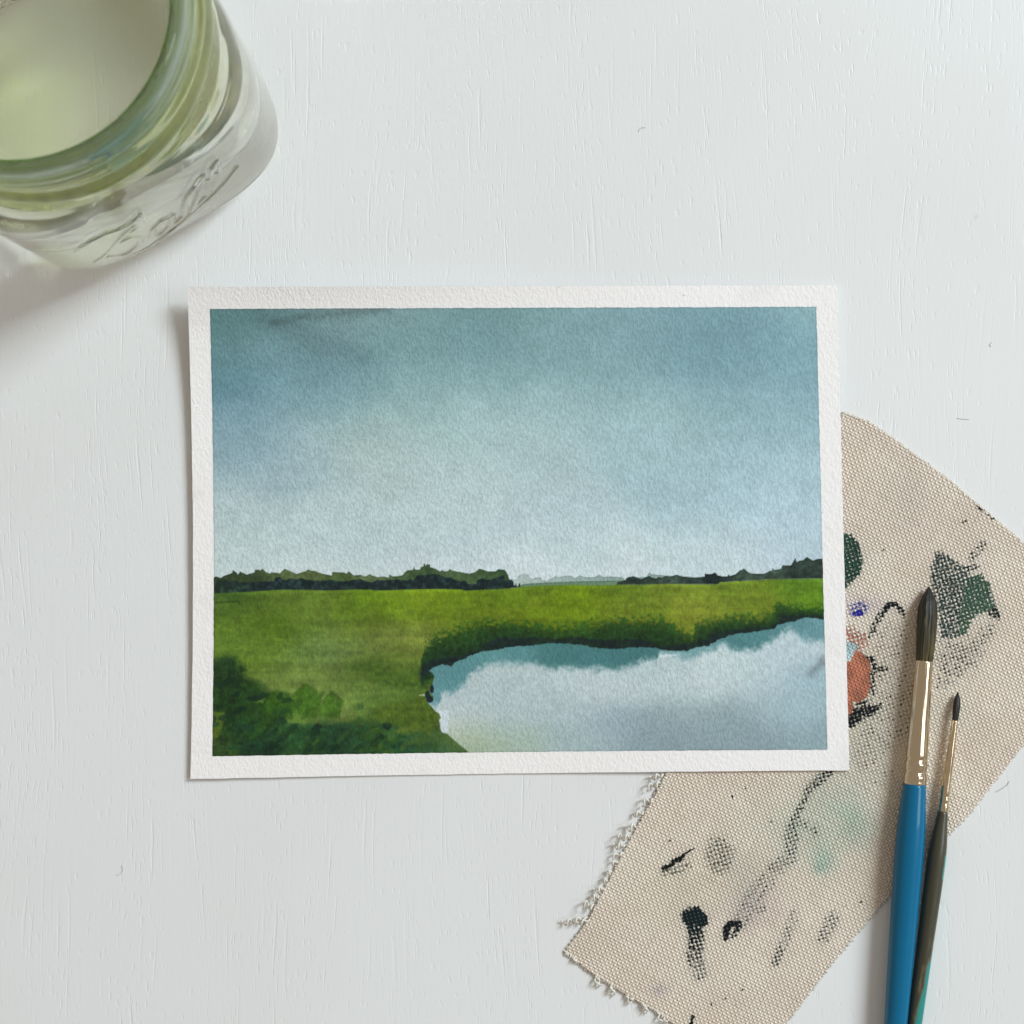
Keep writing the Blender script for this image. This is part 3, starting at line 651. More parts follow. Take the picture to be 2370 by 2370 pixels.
def build_cloth():
    p = thing('canvas_rag', 'frayed off white canvas paint rag stained with black, green and orange under the painting', 'rag')
    na, nb = 300, 440                     # across (A-D), along (A-B)
    a = np.linspace(0, 1, na); b = np.linspace(0, 1, nb)
    A, B = np.meshgrid(a, b)
    eL, eR = cloth_edge(E_AB, b), cloth_edge(E_DC, b)
    eB, eT = cloth_edge(E_AD, a), cloth_edge(E_BC, a)
    # ragged cut: weave threads end unevenly
    jag = lambda n, s, amp: (np.asarray([random.Random(i * 7 + s).random() for i in range(n)]) - .5) * amp
    P = ((1 - A)[..., None] * eL[:, None] + A[..., None] * eR[:, None] + (1 - B)[..., None] * eB[None] + B[..., None] * eT[None]
         - ((1 - A) * (1 - B))[..., None] * np.array(EA) - (A * (1 - B))[..., None] * np.array(ED)
         - ((1 - A) * B)[..., None] * np.array(EB) - (A * B)[..., None] * np.array(EC))
    X, Y = P[..., 0].copy(), P[..., 1].copy()
    X[:, 0] += jag(nb, 1, 5); X[:, -1] += jag(nb, 2, 5); Y[0, :] += jag(na, 3, 5); Y[-1, :] += jag(na, 4, 5)
    edge = np.minimum(np.minimum(A, 1 - A) * 600, np.minimum(B, 1 - B) * 1300)
    under = sstep(60, -40, sdpoly(X, Y, [(434, 664), (1938, 660), (1966, 1783), (441, 1803)]))
    z = 0.00062 + 0.00035 * (fbm(X / 160, Y / 160, 1) - .4) * (1 - under) + 0.0007 * np.exp(-edge / 30) * (fbm(X / 60, Y / 60, 3) - .25).clip(0) * (1 - under)
    z = np.maximum(z, 0.0004)
    x, y = T(X, Y, z)
    top = np.stack([x, y, z], -1).reshape(-1, 3)
    n = len(top)
    idx = np.arange(n).reshape(nb, na)
    ring = np.concatenate([idx[0, :], idx[1:, -1], idx[-1, -2::-1], idx[-2:0:-1, 0]])
    low = top[ring].copy(); low[:, 2] -= 0.00055; low[:, 2] = np.maximum(low[:, 2], 0.00004)
    r = np.arange(len(ring)); r2 = np.roll(r, -1)
    side = np.stack([ring[r2], ring[r], n + r, n + r2], -1)
    Q = gridquads(na, nb)
    # image y runs down, so A x B is checked for orientation
    v0, v1, v3 = top[Q[0, 0]], top[Q[0, 1]], top[Q[0, 3]]
    if np.cross(v1 - v0, v3 - v0)[2] < 0: Q = Q[:, ::-1]; side = side[:, ::-1]
    o = mesh_np('canvas_cloth', np.concatenate([top, low]), np.concatenate([Q, side]), M_CANVAS, p)
    # ---- stains
    stain = np.zeros(X.shape + (3,)) + np.array((24, 30, 32.)); amt = np.zeros(X.shape); wash = np.ones(X.shape + (3,))
    n2 = fbm(X / 26, Y / 26, 2); n3 = fbm(X / 9, Y / 9, 4, 3)
    jx = X + (n3 - .5) * 11; jy = Y + (fbm(X / 9 + 40, Y / 9, 6, 3) - .5) * 11 + (n2 - .5) * 8
    z6 = lambda q: Z(1870, 900, 0.3106, q)
    z7 = lambda q: Z(1770, 1320, 0.5435, q)
    z8 = lambda q: Z(1250, 1750, 0.3882, q)
    zb = lambda q: Z(1860, 1340, 0.20704, q)
    def put(m, c, s):
        nonlocal amt
        m = m * s
        k = (m > amt * 0.9) & (m > 0.02)
        stain[k] = np.asarray(c, float)
        amt = np.maximum(amt, m)
    def poly(q, c, s, f=5): put(sstep(f, -f, sdpoly(jx, jy, q)), c, s)
    def ell(cx, cy, rx, ry, c, s, f=.25): put(sstep(1 + f, 1 - f, np.hypot((jx - cx) / rx, (jy - cy) / ry)), c, s)
    def stroke(q, wd, c, s, s1=None, f=.4):
        d, t = dpoly(jx, jy, q)
        ss = s if s1 is None else s + (s1 - s) * t
        put(sstep(wd * (1 + f), wd * (1 - f), d) * ss, c, 1.0)
    def tintw(cx, cy, rx, ry, c, s=1.0, rot=0):
        nonlocal wash
        ca, sa = math.cos(rot), math.sin(rot)
        dx, dy = X - cx, Y - cy
        g = np.exp(-(((dx * ca + dy * sa) / rx) ** 2 + ((dy * ca - dx * sa) / ry) ** 2)) * s * (0.7 + 0.6 * n2)
        wash = wash * (1 - g[..., None].clip(0, 1) * (1 - np.asarray(c)))
    BLK = (22, 27, 30)
    # broad grey-green washes soaked into the cloth
    tintw(1880, 1920, 130, 90, (0.82, 0.94, 0.92)); tintw(1985, 1910, 46, 50, (0.72, 0.85, 0.84)); tintw(1905, 1992, 30, 34, (0.70, 0.86, 0.85)); tintw(1895, 2010, 16, 12, (0.74, 0.88, 0.88))
    tintw(1930, 1850, 60, 60, (0.85, 0.95, 0.95)); tintw(1990, 1700, 80, 140, (0.86, 0.90, 0.88)); tintw(1570, 2060, 90, 60, (0.92, 0.94, 0.88))
    tintw(1740, 2100, 60, 50, (0.90, 0.88, 0.94)); tintw(1400, 1850, 90, 80, (0.98, 0.95, 0.92)); tintw(1720, 2030, 40, 60, (0.86, 0.92, 0.92))
    tintw(2100, 1160, 60, 90, (0.90, 0.90, 0.92)); tintw(2010, 1290, 40, 60, (1.0, 1.03, 1.04)); tintw(2230, 1240, 70, 60, (0.93, 0.90, 0.90))
    tintw(1990, 1400, 50, 20, (0.85, 0.84, 0.98)); tintw(2170, 1660, 90, 60, (0.90, 0.92, 0.92)); tintw(1526, 2290, 18, 12, (0.75, 0.76, 0.88))
    # speckled areas of dry black
    poly(z7([(440, 250), (600, 190), (640, 420), (640, 700), (520, 780), (390, 740), (380, 600), (470, 480)]), BLK, 0.33, 22)
    poly(z7([(735, 290), (860, 300), (960, 200), (1000, 230), (900, 420), (760, 520), (720, 500)]), BLK, 0.42, 18)
    poly(z7([(360, 680), (520, 640), (560, 760), (470, 860), (360, 850)]), BLK, 0.33, 22)
    poly(z7([(390, 850), (560, 780), (560, 900), (420, 960)]), BLK, 0.24, 22)
    # green patches
    poly(z6([(200, 1060), (265, 1070), (340, 1090), (385, 1150), (408, 1270), (396, 1380), (330, 1450), (280, 1500), (200, 1500)]), (42, 78, 64), 0.86, 5)
    poly(z6([(930, 1230), (1000, 1195), (1080, 1260), (1200, 1330), (1220, 1500), (1160, 1840), (1100, 1870), (990, 1860), (960, 1600), (900, 1420)]), (50, 70, 68), 0.70, 9)
    poly(z6([(1180, 1400), (1290, 1380), (1360, 1440), (1388, 1560), (1400, 1640), (1300, 1680), (1215, 1740), (1190, 1830), (1110, 1860), (1120, 1640)]), (66, 98, 80), 0.84, 8)
    poly(z6([(1390, 1590), (1440, 1680), (1425, 1730), (1330, 1690), (1340, 1650)]), (26, 36, 36), 0.75, 5)
    stroke(z6([(1215, 1260), (1285, 1190), (1300, 1160)]), 10, BLK, 0.52); stroke(z6([(1200, 1340), (1260, 1330)]), 9, BLK, 0.62)
    stroke(z6([(1240, 865), (1300, 910), (1395, 975)]), 3, BLK, 0.75); stroke(z6([(1150, 995), (1180, 1000)]), 3, BLK, .7)
    # violet spot
    ell(*z6([(372, 1640)])[0], 24, 18, (70, 74, 160), 0.58); ell(*z6([(372, 1672)])[0], 17, 8, (42, 46, 165), 0.95)
    # black ring
    stroke(z6([(470, 1850), (480, 1780), (545, 1690), (590, 1625)]), 9, BLK, 0.50, 0.74); stroke(z6([(575, 1630), (610, 1605), (655, 1605), (700, 1650), (716, 1690)]), 6, BLK, 1.0, 0.7)
    # orange patch with pink rub above it
    poly(zb([(440, 520), (560, 520), (700, 600), (740, 740), (640, 830), (440, 900)]), (186, 112, 92), 0.60, 12)
    poly(zb([(440, 940), (500, 940), (560, 880), (620, 780), (660, 830), (740, 930), (752, 1100), (742, 1230), (700, 1340), (600, 1385), (540, 1360), (545, 1500), (440, 1600)]), (200, 126, 100), 1.15, 3)
    poly(zb([(430, 1340), (540, 1350), (550, 1480), (500, 1560), (430, 1600)]), (160, 86, 72), 1.0, 3)
    poly(zb([(440, 690), (520, 700), (605, 730), (580, 820), (520, 905), (440, 960)]), (196, 222, 226), 1.2, 2.5)
    stroke(zb([(680, 870), (760, 900), (790, 960), (770, 1100), (765, 1270)]), 7, BLK, 0.85, 0.6); stroke(zb([(800, 1020), (880, 990), (930, 1010)]), 8, BLK, 0.72)
    stroke(zb([(540, 1580), (640, 1500), (740, 1470)]), 17, BLK, 0.86, 0.78); stroke(zb([(740, 1490), (860, 1410)]), 7, BLK, 0.95, 0.7)
    stroke(zb([(580, 1395), (680, 1385)]), 4, BLK, 0.8)
    # diagonal black streak
    stroke(z8([(1730, 90), (1690, 120), (1600, 200)]), 11, BLK, 0.62, 0.56); stroke(z8([(1600, 210), (1510, 380), (1500, 400)]), 9, BLK, 0.54, 0.56)
    stroke(z8([(1500, 410), (1490, 520), (1500, 600), (1400, 660)]), 17, BLK, 0.50, 0.44); stroke(z8([(1400, 670), (1260, 860), (1200, 980)]), 24, BLK, 0.34, 0.40)
    stroke(z8([(1560, 400), (1640, 460)]), 14, BLK, 0.38)
    # single marks in the lower corner
    stroke(z8([(740, 672), (800, 630), (860, 595)]), 5, BLK, 0.9, 1.2); stroke(z8([(850, 600), (880, 575), (917, 550)]), 3, BLK, 1.1, 0.9)
    stroke(z8([(730, 700), (880, 650)]), 10, (96, 98, 84), 0.5); ell(*z8([(1070, 590)])[0], 36, 50, (84, 86, 66), 0.52, .4)
    stroke(z8([(890, 960), (930, 945), (955, 975)]), 19, (18, 38, 40), 1.15); stroke(z8([(920, 1000), (930, 1080)]), 19, (20, 36, 38), 0.95, 0.74)
    stroke(z8([(925, 1080), (920, 1200), (950, 1290)]), 22, BLK, 0.70, 0.46)
    stroke(z8([(1105, 1090), (1110, 1020), (1135, 1000)]), 8, BLK, 0.95, 1.1); stroke(z8([(1165, 1000), (1190, 1000), (1170, 1050), (1140, 1070)]), 7, BLK, 1.0, 0.6)
    stroke(z8([(1400, 1240), (1450, 1120), (1520, 940)]), 12, BLK, 0.52, 0.34); stroke(z8([(1690, 1080), (1750, 960)]), 17, BLK, 0.44); stroke(z8([(900, 1600), (915, 1550)]), 4, BLK, 1.0)
    stroke(z8([(1290, 920), (1340, 900)]), 7, BLK, 0.45)
    for (qx, qy) in ((770, 505), (1145, 242), (1205, 1388), (1020, 1480), (1915, 865), (1380, 395)):
        ell(*z8([(qx, qy)])[0], 3.5, 3.5, (40, 34, 60) if qx == 770 else BLK, 0.9)
    rr = random.Random(5)
    for i in range(70):
        ell(rr.uniform(1400, 2350), rr.uniform(1000, 2350), rr.uniform(1.5, 3), rr.uniform(1.5, 3), BLK, rr.uniform(.4, .8))
    # thin grey bleed soaked into the cloth round every mark
    bl = (amt.clip(0, 1) * (1 - stain.mean(-1) / 255)).copy()
    for _ in range(3):
        for ax in (0, 1):
            bl = (bl + np.roll(bl, 1, ax) + np.roll(bl, -1, ax) + np.roll(bl, 2, ax) + np.roll(bl, -2, ax) + np.roll(bl, 3, ax) + np.roll(bl, -3, ax)) / 7
    wash = wash * (1 - (bl * (0.35 + 0.5 * n2)).clip(0, .6)[..., None] * np.array((0.62, 0.52, 0.50)))
    f = lambda v: np.concatenate([v, v[ring]])
    attr(o, 'stain', f(lin(stain).reshape(-1, 3))); attr(o, 'wash', f(wash.clip(0, 1.1).reshape(-1, 3))); attrf(o, 'stain_amount', f(amt.reshape(-1)))
    # ---- short cut thread ends along all four edges, too small to pick apart: one part
    VV, QQ, TT = [], [], []; off = 0
    def add(V, Q, Tt):
        nonlocal off
        VV.append(V); QQ.append(Q + off); TT.append(Tt + off); off += len(V)
    rr = random.Random(11)
    def stubs(e, nrm, count, ln):
        for i in range(count):
            t = (i + rr.random()) / count
            q = cloth_edge(e, np.array([t]))[0]
            L = rr.uniform(.3, 1) * ln
            d = np.array(nrm) + np.array([rr.uniform(-.35, .35), rr.uniform(-.35, .35)]); d = d / np.hypot(*d)
            pts = []
            for k in range(4):
                s_ = -4 + (L + 4) * k / 3
                zz = 0.00055 + 0.0002 * rr.random() - 0.00025 * (k / 3)
                xx, yy = T(q[0] + d[0] * s_ + rr.uniform(-1, 1), q[1] + d[1] * s_ + rr.uniform(-1, 1), zz)
                pts.append((xx, yy, zz))
            add(*tube(pts, [0.00022, 0.00022, 0.0002, 0.00012], 5))
    stubs(E_AB, (-.86, -.5), 230, 5); stubs(E_AD, (-.5, .86), 100, 6); stubs(E_BC, (.55, -.83), 170, 5); stubs(E_DC, (.75, .65), 200, 5)
    s = mesh_np('frayed_edge', np.concatenate(VV), np.concatenate(QQ), M_THREAD, p, tris=np.concatenate(TT)); s['kind'] = 'stuff'
    # ---- loose curled fringe threads, each its own part
    def curl(start, direction, length, rad, turns, seed):
        rq = random.Random(seed)
        d = np.array(direction, float); d /= np.hypot(*d); nrm = np.array([-d[1], d[0]])
        pts = []; N = 34; ph = rq.uniform(0, 6.28)
        for k in range(N):
            t = k / (N - 1)
            a_ = ph + turns * 2 * math.pi * t
            fx = start[0] + d[0] * length * t + nrm[0] * rad * math.cos(a_) * min(1, t * 4)
            fy = start[1] + d[1] * length * t + nrm[1] * rad * math.cos(a_) * min(1, t * 4)
            zz = 0.0006 + (rad * S * (1 + math.sin(a_)) * 0.9) * min(1, t * 4) + 0.0003 * math.sin(3 * t)
            xx, yy = T(fx, fy, zz); pts.append((float(xx), float(yy), zz))
        V, Q, Tt = tube(pts, np.linspace(0.00036, 0.00022, N), 6)
        mesh_np('fringe_thread', V, Q, M_THREAD, p, tris=Tt)
    e = lambda zx, zy: (1280 + zx * 0.20704, 1780 + zy * 0.20704)
    k = 0
    for (a0, tip, rad, turns) in (((1230, 60), (1080, 110), 5, 2.0), ((1190, 150), (1040, 215), 7, 1.6), ((1110, 330), (985, 390), 8, 1.4), ((1010, 480), (890, 515), 5, 1.6),
                                  ((930, 640), (800, 670), 8, 1.5), ((850, 760), (720, 760), 8, 1.5), ((800, 850), (670, 870), 7, 1.8), ((770, 930), (660, 990), 5, 1.2),
                                  ((720, 1030), (655, 1060), 4, 1.0), ((650, 1140), (610, 1170), 5, 1.3), ((600, 1240), (560, 1240), 5, 1.2), ((560, 1330), (460, 1370), 6, 1.6),
                                  ((510, 1420), (420, 1450), 6, 1.7), ((450, 1520), (330, 1520), 10, 1.4), ((380, 1660), (95, 1725), 6, 3.0), ((400, 1690), (230, 1735), 4, 2.0)):
        s0 = e(*a0); t0 = e(*tip); k += 1
        curl(s0, (t0[0] - s0[0], t0[1] - s0[1]), math.hypot(t0[0] - s0[0], t0[1] - s0[1]), rad, turns, k)
    z8 = lambda zx, zy: (1250 + zx * 0.3882, 1750 + zy * 0.3882)
    for (a0, tip, rad) in (((330, 1310), (345, 1380), 4), ((335, 1320), (370, 1370), 3), ((425, 1360), (440, 1435), 4), ((430, 1380), (415, 1420), 3), ((510, 1430), (540, 1475), 3), ((540, 1440), (550, 1470), 3), ((610, 1470), (635, 1530), 4), ((620, 1480), (640, 1535), 3), ((700, 1530), (725, 1590), 4), ((740, 1560), (755, 1600), 3), ((200, 1200), (215, 1235), 2)):
        s0 = z8(*a0); t0 = z8(*tip); k += 1
        curl(s0, (t0[0] - s0[0], t0[1] - s0[1]), math.hypot(t0[0] - s0[0], t0[1] - s0[1]), rad, 1.2, k)
build_cloth()

# ------------------------------------------------------------------ brushes
def place_axis(o, p0, z0, p1, z1):
    """put local Y of o along the line p0->p1 (photograph pixels at heights z0,z1)"""
    a = Vector((*[float(v) for v in T(*p0, z0)], z0)); b = Vector((*[float(v) for v in T(*p1, z1)], z1))
    o.location = a
    o.rotation_euler = (b - a).to_track_quat('Y', 'Z').to_euler()
    return (b - a).length
def smooth_prof(pts, n):
    P = np.array(pts); t = np.linspace(P[0, 0], P[-1, 0], n)
    r = np.interp(t, P[:, 0], P[:, 1])
    ker = np.ones(5) / 5
    rp = np.concatenate([[r[0]] * 2, r, [r[-1]] * 2])
    r2 = np.convolve(rp, ker, 'valid'); r2[0] = r[0]; r2[-1] = r[-1]
    return list(zip(t, r2))
def brush(name, label, tip, tail, ztip, ztail, px_len, hair_len, fer_len, hair_prof, fer_prof, han_prof, han_mat, hair_mat, hair_droop, chip=None, seed=1):
    b = thing(name, label, 'paintbrush')
    L = place_axis(b, tip, ztip, tail, ztail)
    # hair bundle with strand ridges
    rq = np.random.RandomState(seed)
    seg = 72; rid = 1 + 0.05 * rq.randn(seg)
    rid = (rid + np.roll(rid, 1)) / 2
    prof = smooth_prof(hair_prof, 30)
    V, Q, Tt = lathe(prof, seg, lambda t, a: rid)
    V[:, 2] -= hair_droop * np.clip((hair_len - V[:, 1]) / hair_len, 0, 1) ** 2
    o = mesh_np('hair', V, Q, hair_mat, b, tris=Tt)
    attrf(o, 'tip', np.clip((V[:, 1] - hair_len * 0.22) / (hair_len * 0.5), 0.0, 1))
    V, Q, Tt = lathe(fer_prof, 64); mesh_np('ferrule', V, Q, M_METAL, b, tris=Tt)
    prof = smooth_prof(han_prof, 160); prof[0] = (prof[0][0], han_prof[0][1])
    V, Q, Tt = lathe(prof, 64)
    o = mesh_np('handle', V, Q, han_mat, b, tris=Tt)
    if chip: attr(o, 'paint', chip(V))
    return b
PXM = S
def mm(px): return px * S * (H - 0.005) / H
def crimp(y0, y1, r0, r1, rings):
    ys = np.linspace(y0, y1, 90); out = []
    for y in ys:
        r = r0 + (r1 - r0) * (y - y0) / (y1 - y0)
        for (yc, wdt, dep) in rings: r -= dep * math.exp(-((y - yc) / wdt) ** 2)
        out.append((y, r))
    return [(y0, r0 * 0.9)] + out + [(y1, r1 * 0.93)]
# big round brush: tip (2153,1358) ... leaves the frame at (2073,2370)
hl, fl = mm(172), mm(286)
big = brush('round_paintbrush', 'large round paintbrush with glossy blue handle and silver ferrule', (2153, 1358), (2073, 2370), 0.0043, 0.0050, 0, hl, fl,
      [(0, 0.00016), (mm(7), mm(5)), (mm(16), mm(10.5)), (mm(28), mm(17)), (mm(42), mm(21)), (mm(64), mm(22.5)), (mm(110), mm(22.3)), (mm(150), mm(20.3)), (mm(176), mm(18.0))],
      crimp(hl, hl + fl, mm(20), mm(26.5), [(hl + mm(229), mm(4), mm(2.0)), (hl + mm(240), mm(3), mm(-0.8)), (hl + mm(258), mm(4), mm(2.2)), (hl + mm(270), mm(4), mm(-0.6))]),
      [(hl + fl - mm(1), mm(26)), (hl + fl + mm(20), mm(27.5)), (hl + fl + mm(90), mm(32.5)), (hl + fl + mm(150), mm(34)), (hl + fl + mm(200), mm(33.5)), (hl + fl + mm(380), mm(30.5)), (hl + fl + mm(560), mm(26.5)), (hl + fl + mm(900), mm(17)), (hl + fl + mm(1150), mm(11)), (hl + fl + mm(1210), mm(9)), (hl + fl + mm(1225), mm(3))],
      mat_simple('blue_lacquer', (0, 100, 140), 0.30, 0.0, 0.18, 0.30), mat_hair('dark_brush_hair', (26, 23, 15), (92, 80, 34)), 0.0018, seed=3)

def chips(V):
    c = np.tile(lin((58, 55, 38)), (len(V), 1))
    y = V[:, 1] / mm(1); ang = np.degrees(np.arctan2(V[:, 2], V[:, 0]))          # ang 0 = local +X side
    teal = lin((16, 128, 122)); tan = lin((122, 104, 72))
    nse = fbm(y / 34, ang / 26 + 9, 2, 5)
    # bare wood-brown wear, then turquoise showing on one flank from halfway down
    c = c * (0.75 + 0.5 * fbm(y / 80, ang / 14 + 30, 5, 3))[:, None]
    def band(y0, y1, a0, a1, s=18):
        return sstep(y0 - 25, y0 + 10, y + (nse - .5) * 160) * sstep(y1 + 20, y1 - 10, y + (nse - .5) * 50) * sstep(a0 - s, a0 + s, ang + (nse - .5) * 60) * sstep(a1 + s, a1 - s, ang)
    side = -1 if CHIP_LEFT else 1
    a = ang if not CHIP_LEFT else np.where(ang > 0, 180 - ang, -180 - ang)
    edge = 62 - np.interp(y, [560, 640, 700, 780, 1200], [75, 55, 20, -40, -60])
    t = sstep(-9, 9, (90 - edge) * 0 + (np.interp(y, [430, 560, 605, 640, 700, 760, 850, 1300], [-40, 10, 30, 66, 78, 92, 108, 140]) + (nse - .5) * 70) - a) * sstep(-130, -90, a)
    w_ = sstep(-16, 8, (np.interp(y, [430, 560, 605, 640, 700, 760, 850, 1300], [-30, 26, 50, 76, 84, 96, 110, 150]) + (nse - .5) * 90) - a) * sstep(-130, -90, a)
    c = c * (1 - 0.6 * w_[:, None]) + tan * 0.6 * w_[:, None]
    c = c * (1 - t[:, None]) + teal * t[:, None]
    m = (np.abs(y - 405) < 26) & (a > 10) & (a < 40)
    c[m] = lin((20, 140, 130))
    return c
CHIP_LEFT = True
hl2, fl2 = mm(66), mm(213)
small = brush('detail_paintbrush', 'thin detail paintbrush with chipped dark olive and turquoise handle', (2219, 1602), (2116, 2372), 0.0030, 0.0038, 0, hl2, fl2,
      [(0, 0.0001), (mm(8), mm(4)), (mm(18), mm(7.4)), (mm(34), mm(8.4)), (mm(52), mm(7.5)), (mm(68), mm(6.4))],
      crimp(hl2, hl2 + fl2, mm(7), mm(12.6), [(hl2 + mm(178), mm(3.5), mm(1.3)), (hl2 + mm(194), mm(3.5), mm(1.3))]),
      [(hl2 + fl2 - mm(1), mm(12)), (hl2 + fl2 + mm(20), mm(13.6)), (hl2 + fl2 + mm(70), mm(19.5)), (hl2 + fl2 + mm(110), mm(22)), (hl2 + fl2 + mm(180), mm(21.5)), (hl2 + fl2 + mm(300), mm(19.6)), (hl2 + fl2 + mm(500), mm(17.5)), (hl2 + fl2 + mm(900), mm(11)), (hl2 + fl2 + mm(960), mm(8)), (hl2 + fl2 + mm(970), mm(3))],
      mat_attr('chipped_handle_paint', 0.45, 0.25), mat_hair('black_brush_hair', (16, 14, 12), (44, 36, 26)), 0.0012, chip=chips, seed=9)

# ------------------------------------------------------------------ glass jar
NF = np.array([0.49, -0.872]); NF /= np.linalg.norm(NF)
TF = np.array([-NF[1], NF[0]])                     # to the right when facing the lettered side
JC = np.array([(-966 + 224) * S * 2370 / 1932, (966 - 209.5) * S * 2370 / 1932])
JH = 0.132; JW = 0.0391
# outer profile: z, half width, squareness exponent
JP = [(0.0000, 0.0300, 3.2), (0.0004, 0.0328, 3.4), (0.0016, 0.0352, 3.6), (0.0040, 0.0370, 3.7), (0.0080, 0.0380, 3.8), (0.014, JW, 3.8), (0.060, JW, 3.8),
      (0.076, JW, 3.75), (0.0815, 0.0389, 3.5), (0.0838, 0.0389, 3.1), (0.0858, 0.0389, 2.6), (0.0880, 0.0389, 2.2), (0.0915, 0.0390, 2.0), (0.0965, 0.0390, 2.0), (0.0985, 0.0402, 2.0), (0.1005, 0.0402, 2.0), (0.1025, 0.0388, 2.0),
      (0.1055, 0.0386, 2.0), (0.1070, 0.0396, 2.0), (0.1085, 0.0396, 2.0), (0.1100, 0.0385, 2.0), (0.1125, 0.0385, 2.0), (0.1138, 0.0394, 2.0), (0.1152, 0.0393, 2.0), (0.1166, 0.0383, 2.0),
      (0.1195, 0.0381, 2.0), (0.1210, 0.0377, 2.0), (0.1219, 0.0370, 2.0), (JH, 0.0362, 2.0)]
JI = [(JH - 0.0001, 0.0356, 2.0), (0.1214, 0.0349, 2.0), (0.1200, 0.0346, 2.0), (0.112, 0.0346, 2.0), (0.100, 0.0350, 2.0), (0.089, 0.0352, 2.1), (0.0845, 0.0351, 2.6), (0.080, 0.0350, 3.3), (0.074, 0.0349, 3.6), (0.060, 0.0349, 3.7),
      (0.020, 0.0349, 3.7), (0.012, 0.0344, 3.6), (0.0085, 0.0330, 3.4), (0.0065, 0.0300, 3.2), (0.0058, 0.0250, 3.0), (0.0056, 0.0120, 2.6)]
_f = lambda tab: [(z if z < 0.065 or z > 0.123 else 0.065 + (z - 0.065) * (JH - 0.065) / (0.122 - 0.065), (a if z < 0.1 else a * 0.985), n) for z, a, n in tab]
JP = _f(JP); JI = _f(JI)
def prof(tab, zq):
    t = np.array(tab); return np.interp(zq, t[:, 0], t[:, 1]), np.interp(zq, t[:, 0], t[:, 2])
def rad(th, wd, n):
    return wd / (np.abs(np.cos(th)) ** n + np.abs(np.sin(th)) ** n) ** (1 / n)
def letter_strokes():
    q = [[(20, 1020), (60, 960), (150, 880), (280, 800), (420, 745), (520, 695), (590, 640), (620, 610)],
         [(215, 1115), (320, 1000), (410, 870), (470, 800), (560, 720)],
         [(305, 1050), (430, 1030), (540, 980), (620, 900), (642, 845), (600, 828), (520, 840), (420, 890)],
         [(470, 800), (600, 740), (640, 690), (620, 610)],
         [(940, 690), (870, 770), (790, 812), (742, 815), (765, 740), (850, 660), (930, 632), (962, 602)],
         [(962, 602), (940, 690), (980, 692), (1085, 594)],
         [(1085, 594), (1078, 510), (1120, 400), (1200, 300), (1265, 215), (1250, 330), (1200, 450), (1150, 558)],
         [(1150, 558), (1230, 480), (1322, 388)],
         [(1322, 388), (1310, 340), (1335, 240), (1385, 130), (1420, 85), (1440, 160), (1400, 260), (1345, 345)],
         [(600, 1005), (680, 965), (760, 915), (900, 800), (1080, 650), (1250, 500), (1400, 380), (1520, 270), (1630, 165)]]
    out = []
    cf = JW + NF @ JC
    for s in q:
        pts = []
        for zx, zy in s:
            P = np.array([float(v) for v in T(180 + zx * 0.22774, 360 + zy * 0.22774)])
            k = cf / (NF @ P); zz = H * (1 - k)
            pts.append((float(TF @ (P * k - JC)), float(np.clip(zz, 0.003, 0.075))))
        out.append(pts)
    return out
